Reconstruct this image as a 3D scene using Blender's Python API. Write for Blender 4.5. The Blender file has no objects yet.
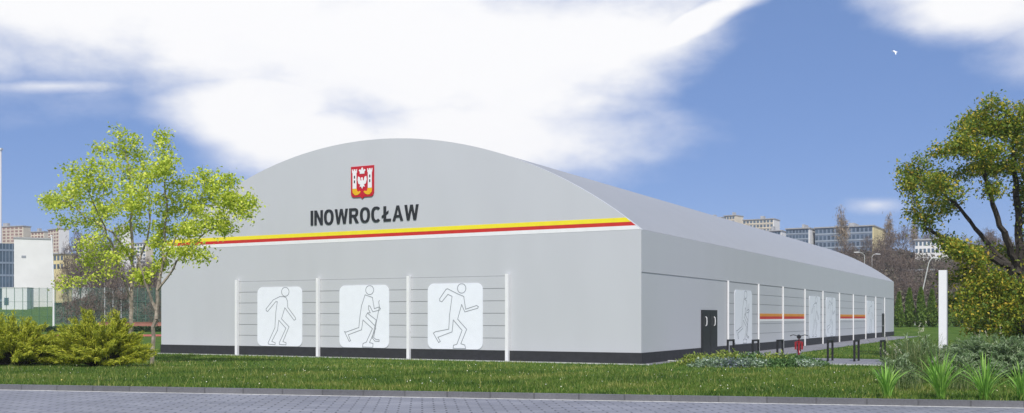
import bpy, math, random
import numpy as np
from mathutils import Vector, Matrix
from math import radians as R, sin, cos, pi

rnd = random.Random(11)
rng = np.random.default_rng(11)
scene = bpy.context.scene
COL = scene.collection

# ------------------------------------------------------------------ camera
F, CX, HY, EYE = 1026.0, 512.0, 317.0, 1.75
cam_d = bpy.data.cameras.new('camera'); cam = bpy.data.objects.new('camera', cam_d); COL.objects.link(cam)
cam.location = (0, 0, EYE); cam.rotation_euler = (R(90), 0, 0)
cam_d.sensor_width = 36; cam_d.lens = 36 * F / 1024; cam_d.shift_y = (HY - 206.5) / 1024
cam_d.clip_start = .1; cam_d.clip_end = 8000
scene.camera = cam

def sst(a, b, x):
    t = np.clip((np.asarray(x, float) - a) / (b - a), 0, 1); return t * t * (3 - 2 * t)
def edge(x): return 23.46 - .2227 * np.asarray(x, float)          # grass side of the road kerb
def gz(x, y):
    x = np.asarray(x, float); y = np.asarray(y, float)
    t = sst(-.12, .2, x / np.maximum(np.abs(y), 1))
    L = 4.3 * sst(142, 205, y) + 12 * sst(205, 520, y)
    Rr = .75 * sst(92, 116, y) + 17.5 * sst(122, 300, y) + 5 * sst(290, 480, y)
    Rr = Rr + .5 * np.sin(x * .07 + y * .05) * sst(130, 200, y)
    h = L * (1 - t) + Rr * t
    return np.where(y - edge(x) < 0, -.17, h)
def X(px, Z): return (px - CX) / F * Z
def H(py, Z): return EYE + (HY - py) / F * Z
def GP(px, Z):                                                     # ground point under a picture column at a distance
    x = X(px, Z); return Vector((x, Z, float(gz(x, Z))))

# ------------------------------------------------------------------ materials
def new_mat(name):
    m = bpy.data.materials.new(name); m.use_nodes = True
    nt = m.node_tree; return m, nt, nt.nodes['Principled BSDF']
def rgb(c): return (c[0], c[1], c[2], 1)
def plain(name, col, rough=.6, var=.08, scale=3., bump=0., metal=0., bscale=60., spec=.5):
    m, nt, b = new_mat(name)
    tc = nt.nodes.new('ShaderNodeTexCoord')
    n = nt.nodes.new('ShaderNodeTexNoise'); n.inputs['Scale'].default_value = scale; n.inputs['Detail'].default_value = 6
    nt.links.new(tc.outputs['Object'], n.inputs['Vector'])
    cr = nt.nodes.new('ShaderNodeValToRGB')
    cr.color_ramp.elements[0].position = .3; cr.color_ramp.elements[1].position = .7
    cr.color_ramp.elements[0].color = rgb([c * (1 - var) for c in col]); cr.color_ramp.elements[1].color = rgb([min(1, c * (1 + var)) for c in col])
    nt.links.new(n.outputs['Fac'], cr.inputs['Fac']); nt.links.new(cr.outputs['Color'], b.inputs['Base Color'])
    b.inputs['Roughness'].default_value = rough; b.inputs['Metallic'].default_value = metal
    b.inputs['Specular IOR Level'].default_value = spec
    if bump:
        n2 = nt.nodes.new('ShaderNodeTexNoise'); n2.inputs['Scale'].default_value = bscale; n2.inputs['Detail'].default_value = 4
        nt.links.new(tc.outputs['Object'], n2.inputs['Vector'])
        bp = nt.nodes.new('ShaderNodeBump'); bp.inputs['Strength'].default_value = bump; bp.inputs['Distance'].default_value = .02
        nt.links.new(n2.outputs['Fac'], bp.inputs['Height']); nt.links.new(bp.outputs['Normal'], b.inputs['Normal'])
    return m
def leaf_mat(name, stops, trans=.35, rough=.6):
    """each leaf its own hue"""
    m, nt, b = new_mat(name)
    g = nt.nodes.new('ShaderNodeNewGeometry'); cr = nt.nodes.new('ShaderNodeValToRGB')
    els = cr.color_ramp.elements
    els[0].position, els[0].color = stops[0][0], rgb(stops[0][1]); els[1].position, els[1].color = stops[-1][0], rgb(stops[-1][1])
    for p, c in stops[1:-1]:
        e = els.new(p); e.color = rgb(c)
    nt.links.new(g.outputs['Random Per Island'], cr.inputs['Fac'])
    b.inputs['Roughness'].default_value = rough; b.inputs['Specular IOR Level'].default_value = .25
    tr = nt.nodes.new('ShaderNodeBsdfTranslucent'); mx = nt.nodes.new('ShaderNodeAddShader')
    sc_ = nt.nodes.new('ShaderNodeVectorMath'); sc_.operation = 'SCALE'; sc_.inputs['Scale'].default_value = trans * 1.5
    nt.links.new(cr.outputs['Color'], b.inputs['Base Color']); nt.links.new(cr.outputs['Color'], sc_.inputs[0]); nt.links.new(sc_.outputs[0], tr.inputs['Color'])
    nt.links.new(b.outputs[0], mx.inputs[0]); nt.links.new(tr.outputs[0], mx.inputs[1])
    nt.links.new(mx.outputs[0], nt.nodes['Material Output'].inputs['Surface'])
    return m

def cladding(name, col, grime=.10):
    m, nt, b = new_mat(name); N = nt.nodes.new; Lk = nt.links.new
    tc = N('ShaderNodeTexCoord'); mp = N('ShaderNodeMapping'); mp.inputs['Scale'].default_value = (.35, .35, .08); Lk(tc.outputs['Object'], mp.inputs[0])
    n = N('ShaderNodeTexNoise'); n.inputs['Scale'].default_value = 2.5; n.inputs['Detail'].default_value = 8; Lk(mp.outputs[0], n.inputs['Vector'])
    cr = N('ShaderNodeValToRGB'); cr.color_ramp.elements[0].position = .32; cr.color_ramp.elements[1].position = .62
    cr.color_ramp.elements[0].color = rgb([c * (1 - grime) for c in col]); cr.color_ramp.elements[1].color = rgb(col)
    Lk(n.outputs['Fac'], cr.inputs['Fac']); Lk(cr.outputs['Color'], b.inputs['Base Color'])
    b.inputs['Roughness'].default_value = .5; b.inputs['Specular IOR Level'].default_value = .3
    n2 = N('ShaderNodeTexNoise'); n2.inputs['Scale'].default_value = .6; n2.inputs['Detail'].default_value = 2; Lk(tc.outputs['Object'], n2.inputs['Vector'])
    bp = N('ShaderNodeBump'); bp.inputs['Strength'].default_value = .12; bp.inputs['Distance'].default_value = .05
    Lk(n2.outputs['Fac'], bp.inputs['Height']); Lk(bp.outputs['Normal'], b.inputs['Normal'])
    return m

M = {}
M['wall'] = cladding('grey_cladding', (.575, .588, .61), .035)
M['sidewall'] = cladding('grey_side_cladding', (.565, .578, .60), .02)
M['roof'] = cladding('grey_roof_membrane', (.35, .36, .375), .04)
M['seam'] = plain('seam_grey', (.30, .31, .32), .7)
M['white'] = plain('white_paint', (.86, .86, .86), .45, .03)
M['panelwhite'] = plain('white_panel_print', (.89, .915, .965), .4, .02)
M['outline'] = plain('grey_outline_print', (.33, .35, .38), .5, .05)
M['plinth'] = plain('charcoal_plinth', (.028, .029, .032), .7, .15, 4, .2)
M['black'] = plain('black_metal', (.018, .018, .02), .45, .1)
M['letter'] = plain('charcoal_letter', (.022, .024, .028), .45, .1)
M['yellow'] = plain('yellow_stripe', (.92, .78, .025), .5, .03)
M['red'] = plain('red_stripe', (.62, .03, .022), .5, .05)
M['orange'] = plain('orange_stripe', (.75, .30, .03), .5, .05)
M['crest_red'] = plain('crest_red', (.55, .012, .025), .4, .04)
M['crest_yellow'] = plain('crest_yellow', (.85, .47, .01), .4, .04)
M['steel'] = plain('brushed_steel', (.75, .75, .75), .3, .05, metal=.8)
M['bark'] = plain('grey_brown_bark', (.33, .28, .22), .9, .35, 9, .7)
M['darkbark'] = plain('dark_bark', (.045, .037, .03), .9, .35, 9, .7)
M['bare'] = plain('bare_twigs', (.17, .13, .105), .95, .3, 2)
M['palebare'] = plain('pale_bare_twigs', (.34, .27, .19), .95, .3, 2)
M['kerb'] = plain('kerb_concrete', (.135, .135, .145), .85, .25, 5, .5)
M['lightkerb'] = plain('light_kerb', (.55, .55, .53), .8, .15, 5, .3)
M['line'] = plain('road_line_paint', (.62, .62, .60), .6, .25, 8)
M['rubber'] = plain('rubber', (.02, .02, .02), .8)
M['bikered'] = plain('red_frame_paint', (.27, .014, .018), .35, .05)
M['green_post'] = plain('green_fence_post', (.09, .2, .14), .5)
M['glass'] = plain('window_glass', (.10, .15, .20), .25, .3, .3)
M['darkglass'] = plain('dark_window_glass', (.07, .11, .16), .25, .35, .4)
M['redwin'] = plain('reddish_window', (.33, .20, .17), .5, .25, .4)
M['cream'] = plain('cream_render', (.74, .66, .52), .8, .08, .3)
M['yellowwall'] = plain('yellow_render', (.78, .66, .34), .8, .08, .3)
M['whitewall'] = plain('white_render', (.82, .81, .78), .8, .06, .3)
M['bluewall'] = plain('blue_grey_render', (.20, .25, .33), .8, .12, .3)
M['bandblue'] = plain('pale_blue_balcony', (.34, .40, .46), .8, .12, .3)
M['beige'] = plain('beige_render', (.62, .55, .44), .8, .08, .3)
M['greyroof'] = plain('grey_flat_roof', (.4, .4, .4), .8)
M['track'] = plain('red_track', (.42, .10, .065), .9, .15, .8)
M['pinkwall'] = plain('brick_red_wall', (.38, .16, .12), .9, .15, .8)
M['gull'] = plain('gull_feather', (.85, .87, .9), .7)

def paver_mat(name, c1, c2, mortar, sx=.4, sy=.2, rot=0., bump=.5):
    m, nt, b = new_mat(name); N = nt.nodes.new; Lk = nt.links.new
    tc = N('ShaderNodeTexCoord'); mp = N('ShaderNodeMapping'); mp.inputs['Rotation'].default_value = (0, 0, rot); Lk(tc.outputs['Object'], mp.inputs[0])
    br = N('ShaderNodeTexBrick'); br.inputs['Scale'].default_value = 1; br.inputs['Brick Width'].default_value = sx; br.inputs['Row Height'].default_value = sy
    br.inputs['Mortar Size'].default_value = .022; br.inputs['Mortar Smooth'].default_value = .3; br.inputs['Bias'].default_value = 0
    br.inputs['Color1'].default_value = rgb(c1); br.inputs['Color2'].default_value = rgb(c2); br.inputs['Mortar'].default_value = rgb(mortar)
    Lk(mp.outputs[0], br.inputs['Vector'])
    n = N('ShaderNodeTexNoise'); n.inputs['Scale'].default_value = .55; n.inputs['Detail'].default_value = 7; n.inputs['Roughness'].default_value = .65; Lk(tc.outputs['Object'], n.inputs['Vector'])
    n3 = N('ShaderNodeTexNoise'); n3.inputs['Scale'].default_value = 25; n3.inputs['Detail'].default_value = 4; Lk(tc.outputs['Object'], n3.inputs['Vector'])
    mr = N('ShaderNodeMapRange'); mr.inputs[1].default_value = .3; mr.inputs[2].default_value = .7; mr.inputs[3].default_value = .78; mr.inputs[4].default_value = 1.12; Lk(n.outputs['Fac'], mr.inputs[0])
    mr2 = N('ShaderNodeMapRange'); mr2.inputs[1].default_value = .3; mr2.inputs[2].default_value = .7; mr2.inputs[3].default_value = .88; mr2.inputs[4].default_value = 1.1; Lk(n3.outputs['Fac'], mr2.inputs[0])
    mu = N('ShaderNodeMath'); mu.operation = 'MULTIPLY'; Lk(mr.outputs[0], mu.inputs[0]); Lk(mr2.outputs[0], mu.inputs[1])
    mx = N('ShaderNodeMix'); mx.data_type = 'RGBA'; mx.blend_type = 'MULTIPLY'; mx.inputs[0].default_value = 1
    Lk(br.outputs['Color'], mx.inputs[6]); Lk(mu.outputs[0], mx.inputs[7]); Lk(mx.outputs[2], b.inputs['Base Color'])
    bp = N('ShaderNodeBump'); bp.inputs['Strength'].default_value = bump; bp.inputs['Distance'].default_value = .012; bp.invert = True
    Lk(br.outputs['Fac'], bp.inputs['Height']); Lk(bp.outputs['Normal'], b.inputs['Normal'])
    b.inputs['Roughness'].default_value = .75
    return m
M['road'] = paver_mat('blue_grey_pavers', (.275, .280, .315), (.225, .232, .27), (.11, .114, .13), .48, .24, R(-13 + 8))
M['path'] = paver_mat('grey_path_pavers', (.25, .25, .275), (.21, .21, .235), (.14, .14, .15), .3, .2, R(62))

def ground_mat():
    m, nt, b = new_mat('lawn_and_hillside'); N = nt.nodes.new; Lk = nt.links.new
    g = N('ShaderNodeTexCoord'); sp = N('ShaderNodeSeparateXYZ'); Lk(g.outputs['Object'], sp.inputs[0])
    def noise(s, d=6):
        n = N('ShaderNodeTexNoise'); n.inputs['Scale'].default_value = s; n.inputs['Detail'].default_value = d; Lk(g.outputs['Object'], n.inputs['Vector']); return n.outputs['Fac']
    def ramp(f, stops):
        cr = N('ShaderNodeValToRGB'); e = cr.color_ramp.elements
        e[0].position, e[0].color = stops[0][0], rgb(stops[0][1]); e[1].position, e[1].color = stops[-1][0], rgb(stops[-1][1])
        for p, c in stops[1:-1]:
            q = e.new(p); q.color = rgb(c)
        Lk(f, cr.inputs[0]); return cr.outputs[0]
    lawn = ramp(noise(.9, 9), [(.3, (.045, .09, .012)), (.5, (.07, .13, .018)), (.7, (.11, .16, .03))])
    hill = ramp(noise(.09, 10), [(.3, (.045, .042, .026)), (.48, (.085, .068, .048)), (.62, (.07, .082, .035)), (.75, (.12, .10, .07))])
    # right-hand hillside begins above the lawn, height > 2 m ; the left bank stays grass
    mh = N('ShaderNodeMapRange'); mh.inputs[1].default_value = 1.6; mh.inputs[2].default_value = 4.; Lk(sp.outputs['Z'], mh.inputs[0])
    mxr = N('ShaderNodeMapRange'); mxr.inputs[1].default_value = -15; mxr.inputs[2].default_value = 10; Lk(sp.outputs['X'], mxr.inputs[0])
    far = N('ShaderNodeMapRange'); far.inputs[1].default_value = 200; far.inputs[2].default_value = 230; Lk(sp.outputs['Y'], far.inputs[0])
    mm = N('ShaderNodeMath'); mm.operation = 'MAXIMUM'; Lk(mxr.outputs[0], mm.inputs[0]); Lk(far.outputs[0], mm.inputs[1])
    mu = N('ShaderNodeMath'); mu.operation = 'MULTIPLY'; Lk(mh.outputs[0], mu.inputs[0]); Lk(mm.outputs[0], mu.inputs[1])
    mx = N('ShaderNodeMix'); mx.data_type = 'RGBA'; Lk(mu.outputs[0], mx.inputs[0]); Lk(lawn, mx.inputs[6]); Lk(hill, mx.inputs[7])
    Lk(mx.outputs[2], b.inputs['Base Color']); b.inputs['Roughness'].default_value = .95; b.inputs['Specular IOR Level'].default_value = .1
    bp = N('ShaderNodeBump'); bp.inputs['Strength'].default_value = .6; bp.inputs['Distance'].default_value = .08; Lk(noise(14, 8), bp.inputs['Height']); Lk(bp.outputs['Normal'], b.inputs['Normal'])
    return m
M['ground'] = ground_mat()

def net_mat():
    m, nt, b = new_mat('green_netting'); N = nt.nodes.new; Lk = nt.links.new
    b.inputs['Base Color'].default_value = (.10, .24, .19, 1); b.inputs['Roughness'].default_value = .9
    t = N('ShaderNodeBsdfTransparent'); mx = N('ShaderNodeMixShader'); mx.inputs[0].default_value = .14
    Lk(t.outputs[0], mx.inputs[1]); Lk(b.outputs[0], mx.inputs[2]); Lk(mx.outputs[0], nt.nodes['Material Output'].inputs['Surface'])
    return m
M['net'] = net_mat()

# foliage
M['leaf_light'] = leaf_mat('yellow_green_leaf', [(0, (.20, .27, .03)), (.45, (.35, .42, .05)), (.8, (.46, .50, .07)), (1, (.56, .55, .12))], .45)
M['leaf_olive'] = leaf_mat('olive_leaf', [(0, (.05, .10, .012)), (.45, (.13, .185, .018)), (.75, (.25, .265, .028)), (.93, (.38, .31, .035)), (1, (.46, .30, .045))], .38)
M['gold_juniper'] = leaf_mat('golden_juniper_needle', [(0, (.13, .17, .013)), (.5, (.29, .32, .024)), (1, (.46, .45, .05))], .32)
M['grey_juniper'] = leaf_mat('grey_green_juniper_needle', [(0, (.06, .11, .035)), (.6, (.15, .22, .09)), (1, (.34, .40, .26))], .3)
M['thuja'] = leaf_mat('thuja_spray', [(0, (.06, .12, .02)), (.6, (.12, .20, .03)), (1, (.20, .27, .05))], .25)
M['hedge'] = leaf_mat('dark_hedge_leaf', [(0, (.015, .045, .012)), (1, (.04, .085, .02))], .2)
M['scrub'] = leaf_mat('hillside_scrub', [(0, (.07, .056, .046)), (.5, (.135, .105, .085)), (.8, (.09, .10, .045)), (1, (.20, .16, .125))], .2)
M['blade'] = leaf_mat('grass_blade', [(0, (.045, .085, .01)), (.5, (.08, .145, .017)), (.85, (.135, .19, .03)), (1, (.28, .28, .09))], .38)
M['dark_blade'] = leaf_mat('dark_grass_blade', [(0, (.025, .06, .008)), (.5, (.05, .105, .013)), (1, (.11, .17, .03))], .35)
M['dry_blade'] = leaf_mat('dry_grass_blade', [(0, (.07, .10, .015)), (.5, (.125, .17, .025)), (1, (.30, .29, .09))], .38)
M['bright_blade'] = leaf_mat('bright_strap_leaf', [(0, (.10, .22, .03)), (.5, (.17, .33, .05)), (1, (.28, .42, .09))], .35)
M['plume_blade'] = leaf_mat('feather_grass_blade', [(0, (.045, .085, .022)), (.6, (.10, .145, .04)), (1, (.24, .25, .11))], .35)
M['plume'] = leaf_mat('feather_grass_plume', [(0, (.42, .38, .28)), (1, (.66, .62, .52))], .35)
M['silver'] = leaf_mat('silver_ground_cover', [(0, (.10, .16, .07)), (.6, (.20, .28, .17)), (1, (.44, .50, .44))], .25)
M['limebed'] = leaf_mat('lime_ground_cover', [(0, (.10, .15, .025)), (.6, (.22, .29, .05)), (1, (.36, .36, .10))], .3)
M['greenbed'] = leaf_mat('green_ground_cover', [(0, (.035, .085, .025)), (.6, (.08, .16, .045)), (1, (.17, .27, .09))], .3)
M['bluebed'] = leaf_mat('blue_grey_ground_cover', [(0, (.06, .11, .06)), (.7, (.14, .19, .15)), (1, (.27, .28, .40))], .25)
M['daisy'] = leaf_mat('lawn_flower_petal', [(0, (.6, .5, .1)), (.5, (.7, .66, .5)), (1, (.8, .8, .75))], .2)

# ------------------------------------------------------------------ mesh helpers
class MB:
    def __init__(s): s.v = []; s.f = []; s.mi = []
    def add(s, vs, fs, mi=0):
        b = len(s.v); s.v += [tuple(p) for p in vs]; s.f += [tuple(i + b for i in f) for f in fs]; s.mi += [mi] * len(fs); return s
    def box(s, lo, hi, mi=0, frame=None):
        (x0, y0, z0), (x1, y1, z1) = lo, hi
        P = [(x0, y0, z0), (x1, y0, z0), (x1, y1, z0), (x0, y1, z0), (x0, y0, z1), (x1, y0, z1), (x1, y1, z1), (x0, y1, z1)]
        if frame is not None: P = [frame @ Vector(p) for p in P]
        return s.add(P, [(0, 3, 2, 1), (4, 5, 6, 7), (0, 1, 5, 4), (1, 2, 6, 5), (2, 3, 7, 6), (3, 0, 4, 7)], mi)
    def tube(s, pts, rad, n=6, mi=0, cap=True):
        pts = [Vector(p) for p in pts]; rs = rad if isinstance(rad, (list, tuple)) else [rad] * len(pts)
        b = len(s.v); prev = None
        for i, p in enumerate(pts):
            d = (pts[min(i + 1, len(pts) - 1)] - pts[max(i - 1, 0)]).normalized()
            a = prev if prev is not None else (Vector((0, 0, 1)) if abs(d.z) < .9 else Vector((1, 0, 0)))
            u = (a - d * a.dot(d)).normalized(); prev = u; w = d.cross(u)
            for k in range(n):
                t = 2 * pi * k / n; s.v.append(tuple(p + (u * cos(t) + w * sin(t)) * rs[i]))
        for i in range(len(pts) - 1):
            for k in range(n):
                s.f.append((b + i * n + k, b + i * n + (k + 1) % n, b + (i + 1) * n + (k + 1) % n, b + (i + 1) * n + k)); s.mi.append(mi)
        if cap:
            s.f.append(tuple(b + k for k in reversed(range(n)))); s.mi.append(mi)
            s.f.append(tuple(b + (len(pts) - 1) * n + k for k in range(n))); s.mi.append(mi)
        return s
    def prism(s, poly, to3, t, mi=0):
        """polygon (2-D list) made solid: to3(a, b, depth)"""
        n = len(poly); A = [to3(a, b, 0) for a, b in poly]; B = [to3(a, b, t) for a, b in poly]
        return s.add(A + B, [tuple(range(n)), tuple(range(2 * n - 1, n - 1, -1))] + [(i, i + n, (i + 1) % n + n, (i + 1) % n) for i in range(n)], mi)
def link(name, me, mats, parent=None, smooth=False):
    for m in (mats if isinstance(mats, (list, tuple)) else [mats]): me.materials.append(m)
    if smooth: me.polygons.foreach_set('use_smooth', [True] * len(me.polygons))
    o = bpy.data.objects.new(name, me); COL.objects.link(o)
    if parent is not None: o.parent = parent
    return o
def build(mb, name, mats, parent=None, origin=None, smooth=False):
    """origin: world point the vertices become relative to (the parent's place)"""
    off = Vector(origin) if origin is not None else (parent.location.copy() if parent is not None and parent.get('_w') else Vector((0, 0, 0)))
    me = bpy.data.meshes.new(name); me.from_pydata([tuple(Vector(v) - off) for v in mb.v], [], mb.f)
    me.polygons.foreach_set('material_index', mb.mi); me.update()
    o = link(name, me, mats, parent, smooth)
    if parent is None and origin is not None: o.location = off
    return o
def np_mesh(name, V, k, mats, parent=None, origin=None):
    """V (n, k, 3): n separate k-gons"""
    V = np.asarray(V, float)
    off = np.array(origin if origin is not None else (parent.location if parent is not None and parent.get('_w') else (0, 0, 0)))
    n = len(V); P = (V.reshape(-1, 3) - off).astype(np.float32)
    me = bpy.data.meshes.new(name); me.vertices.add(n * k); me.vertices.foreach_set('co', P.ravel())
    me.loops.add(n * k); me.loops.foreach_set('vertex_index', np.arange(n * k, dtype=np.int32))
    me.polygons.add(n); me.polygons.foreach_set('loop_start', np.arange(0, n * k, k, dtype=np.int32))
    me.update(calc_edges=True)
    o = link(name, me, mats, parent)
    if parent is None and origin is not None: o.location = Vector(origin)
    return o
def tag(o, label=None, cat=None, group=None, kind=None):
    if label: o['label'] = label
    if cat: o['category'] = cat
    if group: o['group'] = group
    if kind: o['kind'] = kind
    return o
def thing(name, loc, label, cat, group=None, rz=0):
    o = bpy.data.objects.new(name, None); COL.objects.link(o); o.location = loc; o.rotation_euler = (0, 0, rz)
    o.empty_display_size = .3; o['_w'] = 1
    return tag(o, label, cat, group)
def dup(root, loc, rz=None, sc=None, label=None, group=None):
    r = root.copy(); COL.objects.link(r); r.location = loc
    if rz is not None: r.rotation_euler = (0, 0, rz)
    if sc is not None: r.scale = sc if isinstance(sc, tuple) else (sc, sc, sc)
    if label: r['label'] = label
    if group: r['group'] = group
    for ch in list(root.children):
        c = ch.copy(); COL.objects.link(c); c.parent = r
        for g in list(ch.children):
            d = g.copy(); COL.objects.link(d); d.parent = c
    return r
def unit(v): return v / np.maximum(np.linalg.norm(v, axis=-1, keepdims=True), 1e-9)
def leaves(C, size, up=.5, aspect=.55, droop=0., jitter=.35, D=None):
    """diamond leaves at the centres C; returns (n,4,3)"""
    n = len(C); nrm = unit(rng.normal(size=(n, 3)) + np.array([0, 0, up * 2]))
    a = rng.normal(size=(n, 3)) if D is None else D + rng.normal(size=(n, 3)) * jitter
    a = unit(a - nrm * (a * nrm).sum(1, keepdims=True)); b = np.cross(nrm, a)
    s = (size * rng.uniform(.65, 1.35, n))[:, None]
    a = a * s; b = b * s * aspect * .5
    bend = nrm * s * .12
    return np.stack([C - a * .5, C + b - a * .05 + bend, C + a * .5 - np.array([0, 0, droop]) * s, C - b - a * .05 + bend], 1)

# ------------------------------------------------------------------ setting: ground, road, kerb, paths
ds = [-160, -90, -40, -20, -.07, .07, 1, 2.5] + list(np.arange(5, 100, 5)) + list(np.arange(100, 345, 6)) + [360, 380, 410, 450, 500, 560, 650, 750, 900]
xs = [-900, -700, -500, -400, -320, -260] + list(np.arange(-220, 221, 5)) + [260, 320, 400, 500, 700, 900]
DX, XX = np.meshgrid(ds, xs, indexing='ij'); YY = DX + edge(XX); ZZ = gz(XX, YY)
mb = MB(); nx = len(xs)
mb.v = list(zip(XX.ravel(), YY.ravel(), ZZ.ravel()))
mb.f = [(i * nx + j, i * nx + j + 1, (i + 1) * nx + j + 1, (i + 1) * nx + j) for i in range(len(ds) - 1) for j in range(nx - 1)]; mb.mi = [0] * len(mb.f)
tag(build(mb, 'ground', M['ground'], smooth=False), kind='structure')
def strip(name, d0, d1, z0, z1, mat, x0=-70, x1=70, kind='structure', step=None):
    mb = MB(); e = lambda x, d, z: (x, float(edge(x)) + d, z)
    P = [e(x0, d0, z0), e(x1, d0, z0), e(x1, d1, z0), e(x0, d1, z0), e(x0, d0, z1), e(x1, d0, z1), e(x1, d1, z1), e(x0, d1, z1)]
    mb.add(P, [(0, 3, 2, 1), (4, 5, 6, 7), (0, 1, 5, 4), (1, 2, 6, 5), (2, 3, 7, 6), (3, 0, 4, 7)])
    return tag(build(mb, name, mat), kind=kind)
M['kerb'] = paver_mat('kerb_stones', (.155, .155, .165), (.125, .125, .135), (.095, .095, .10), 1.0, 400., 0., .15)
strip('road', -45, -.10, -.16, -.115, M['road'])
strip('kerb', -.10, .10, -.16, .018, M['kerb'])
strip('road_line', -.19, -.105, -.1145, -.109, M['line'])
strip('parking_line', -6.15, -5.99, -.1145, -.110, M['line'], -40, -9.1)

# ------------------------------------------------------------------ the hall
AX, AY = 4.79, 38.0
TH = math.atan2(.8813, .4726); DS = Vector((.4726, .8813, 0)); DF = Vector((-.8813, .4726, 0))
WID, LEN, EAVE, RISE = 24.7, 64.7, 5.0, 4.32
RAD = (WID * WID / 4 + RISE * RISE) / (2 * RISE); ZC = EAVE + RISE - RAD
def arch(y): return ZC + math.sqrt(max(0, RAD * RAD - (y - WID / 2) ** 2))
def fy(px):      # picture column -> local y on the front wall
    r = (px - CX) / F; return (r * AY - AX) / (DF.x - r * DF.y)
def fz(px, py): return H(py, AY + fy(px) * DF.y)
def sx(px):      # picture column -> local x on the side wall
    r = (px - CX) / F; return (r * AY - AX) / (DS.x - r * DS.y)
def sz(px, py): return H(py, AY + sx(px) * DS.y)
def loc2w(x, y, z=0): return Vector((AX, AY, 0)) + DS * x + DF * y + Vector((0, 0, z))
def w2loc(x, y):
    dx, dy = x - AX, y - AY; return dx * DS.x + dy * DS.y, dx * DF.x + dy * DF.y

hall = thing('sports_hall', (AX, AY, 0), 'long grey sports hall with a barrel roof, striped gable and athlete panels', 'sports hall', rz=TH)
hall['_w'] = 0
NA = 48
def gable(x0, x1):
    ys = [WID * i / NA for i in range(NA + 1)]
    poly = [(0, 0), (WID, 0)] + [(y, arch(y)) for y in reversed(ys)]
    mb = MB(); mb.prism(poly, lambda a, b, t: (x0 + t, a, b), x1 - x0); return mb
build(gable(0, .2), 'front_wall', M['wall'], hall)
build(gable(LEN - .2, LEN), 'rear_wall', M['wall'], hall)
mb = MB(); mb.box((.2, 0, 0), (LEN - .2, .2, EAVE)); build(mb, 'side_wall', M['sidewall'], hall)
mb = MB(); mb.box((.2, WID - .2, 0), (LEN - .2, WID, EAVE)); build(mb, 'side_wall', M['sidewall'], hall)
mb = MB(); ys = [WID * (1 - cos(pi * i / NA)) / 2 for i in range(NA + 1)]
nseg = 12
for i, y in enumerate(ys):
    for k in range(nseg + 1): mb.v.append((.2 + (LEN - .4) * k / nseg, y, arch(y) if 0 < i < NA else EAVE + .003))
for i in range(NA):
    for k in range(nseg):
        a = i * (nseg + 1) + k; mb.f.append((a, a + 1, a + nseg + 2, a + nseg + 1)); mb.mi.append(0)
build(mb, 'roof', M['roof'], hall, smooth=True)
PH = .42; PT = .03
mb = MB(); mb.box((-PT, -PT, 0), (0, WID + PT, PH)); build(mb, 'plinth', M['plinth'], hall)
d0, d1 = sx(701), sx(716.2); e0, e1 = sx(881.7), sx(883.9)
mb = MB(); mb.box((0.001, -PT, 0), (d0, 0, PH)); mb.box((d1, -PT, 0), (e0, 0, PH)); mb.box((e1, -PT, 0), (LEN, 0, PH)); build(mb, 'plinth', M['plinth'], hall)
mb = MB(); mb.box((0.001, WID, 0), (LEN, WID + PT, PH)); build(mb, 'plinth', M['plinth'], hall)
# gable stripes, clipped by the arch
def ya(z): return WID / 2 - math.sqrt(max(0, RAD * RAD - (z - ZC) ** 2))
for nm, z0, z1, mt in (('white_stripe', EAVE + .005, 5.155, 'white'), ('red_stripe', 5.157, 5.298, 'red'), ('yellow_stripe', 5.30, 5.465, 'yellow')):
    q0, q1 = ya(z0) + .02, ya(z1) + .02
    mb = MB(); mb.prism([(q0, z0), (WID - q0, z0), (WID - q1, z1), (q1, z1)], lambda a, b, t: (-.006 + t, a, b), .0055); build(mb, nm, M[mt], hall)
# front bays: boards with seams, posts, athlete panels
FP = [fy(p) for p in (508.5, 410, 319.5, 238.5)]; TOP = 3.40
def bay(a, b, on_front, rows=6):
    mb = MB()
    def bx(p0, p1, z0, z1, t0, t1, mi):
        if on_front: mb.box((-t1, p0, z0), (-t0, p1, z1), mi)
        else: mb.box((p0, -t1, z0), (p1, -t0, z1), mi)
    hgt = (TOP - PH - .01) / rows
    for k in range(rows):
        z0 = PH + .005 + k * hgt
        bx(a, b, z0, z0 + hgt - .024, .002, .022, 0)
        bx(a, b, z0 + hgt - .024, z0 + hgt, .002, .010, 1)
    return build(mb, 'cladding_bay', [M['wall'] if on_front else M['sidewall'], M['seam']], hall)
def post(p, on_front, w=.10):
    mb = MB()
    if on_front: mb.box((-.17, p - w / 2, 0), (-PT - .003, p + w / 2, TOP + .06))
    else: mb.box((p - w / 2, -.10, 0), (p + w / 2, -PT - .003, TOP + .04))
    return build(mb, 'post', M['white'], hall)
for i in range(3): bay(FP[i] + .06, FP[i + 1] - .06, True)
for p in FP: post(p, True, .13)
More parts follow.
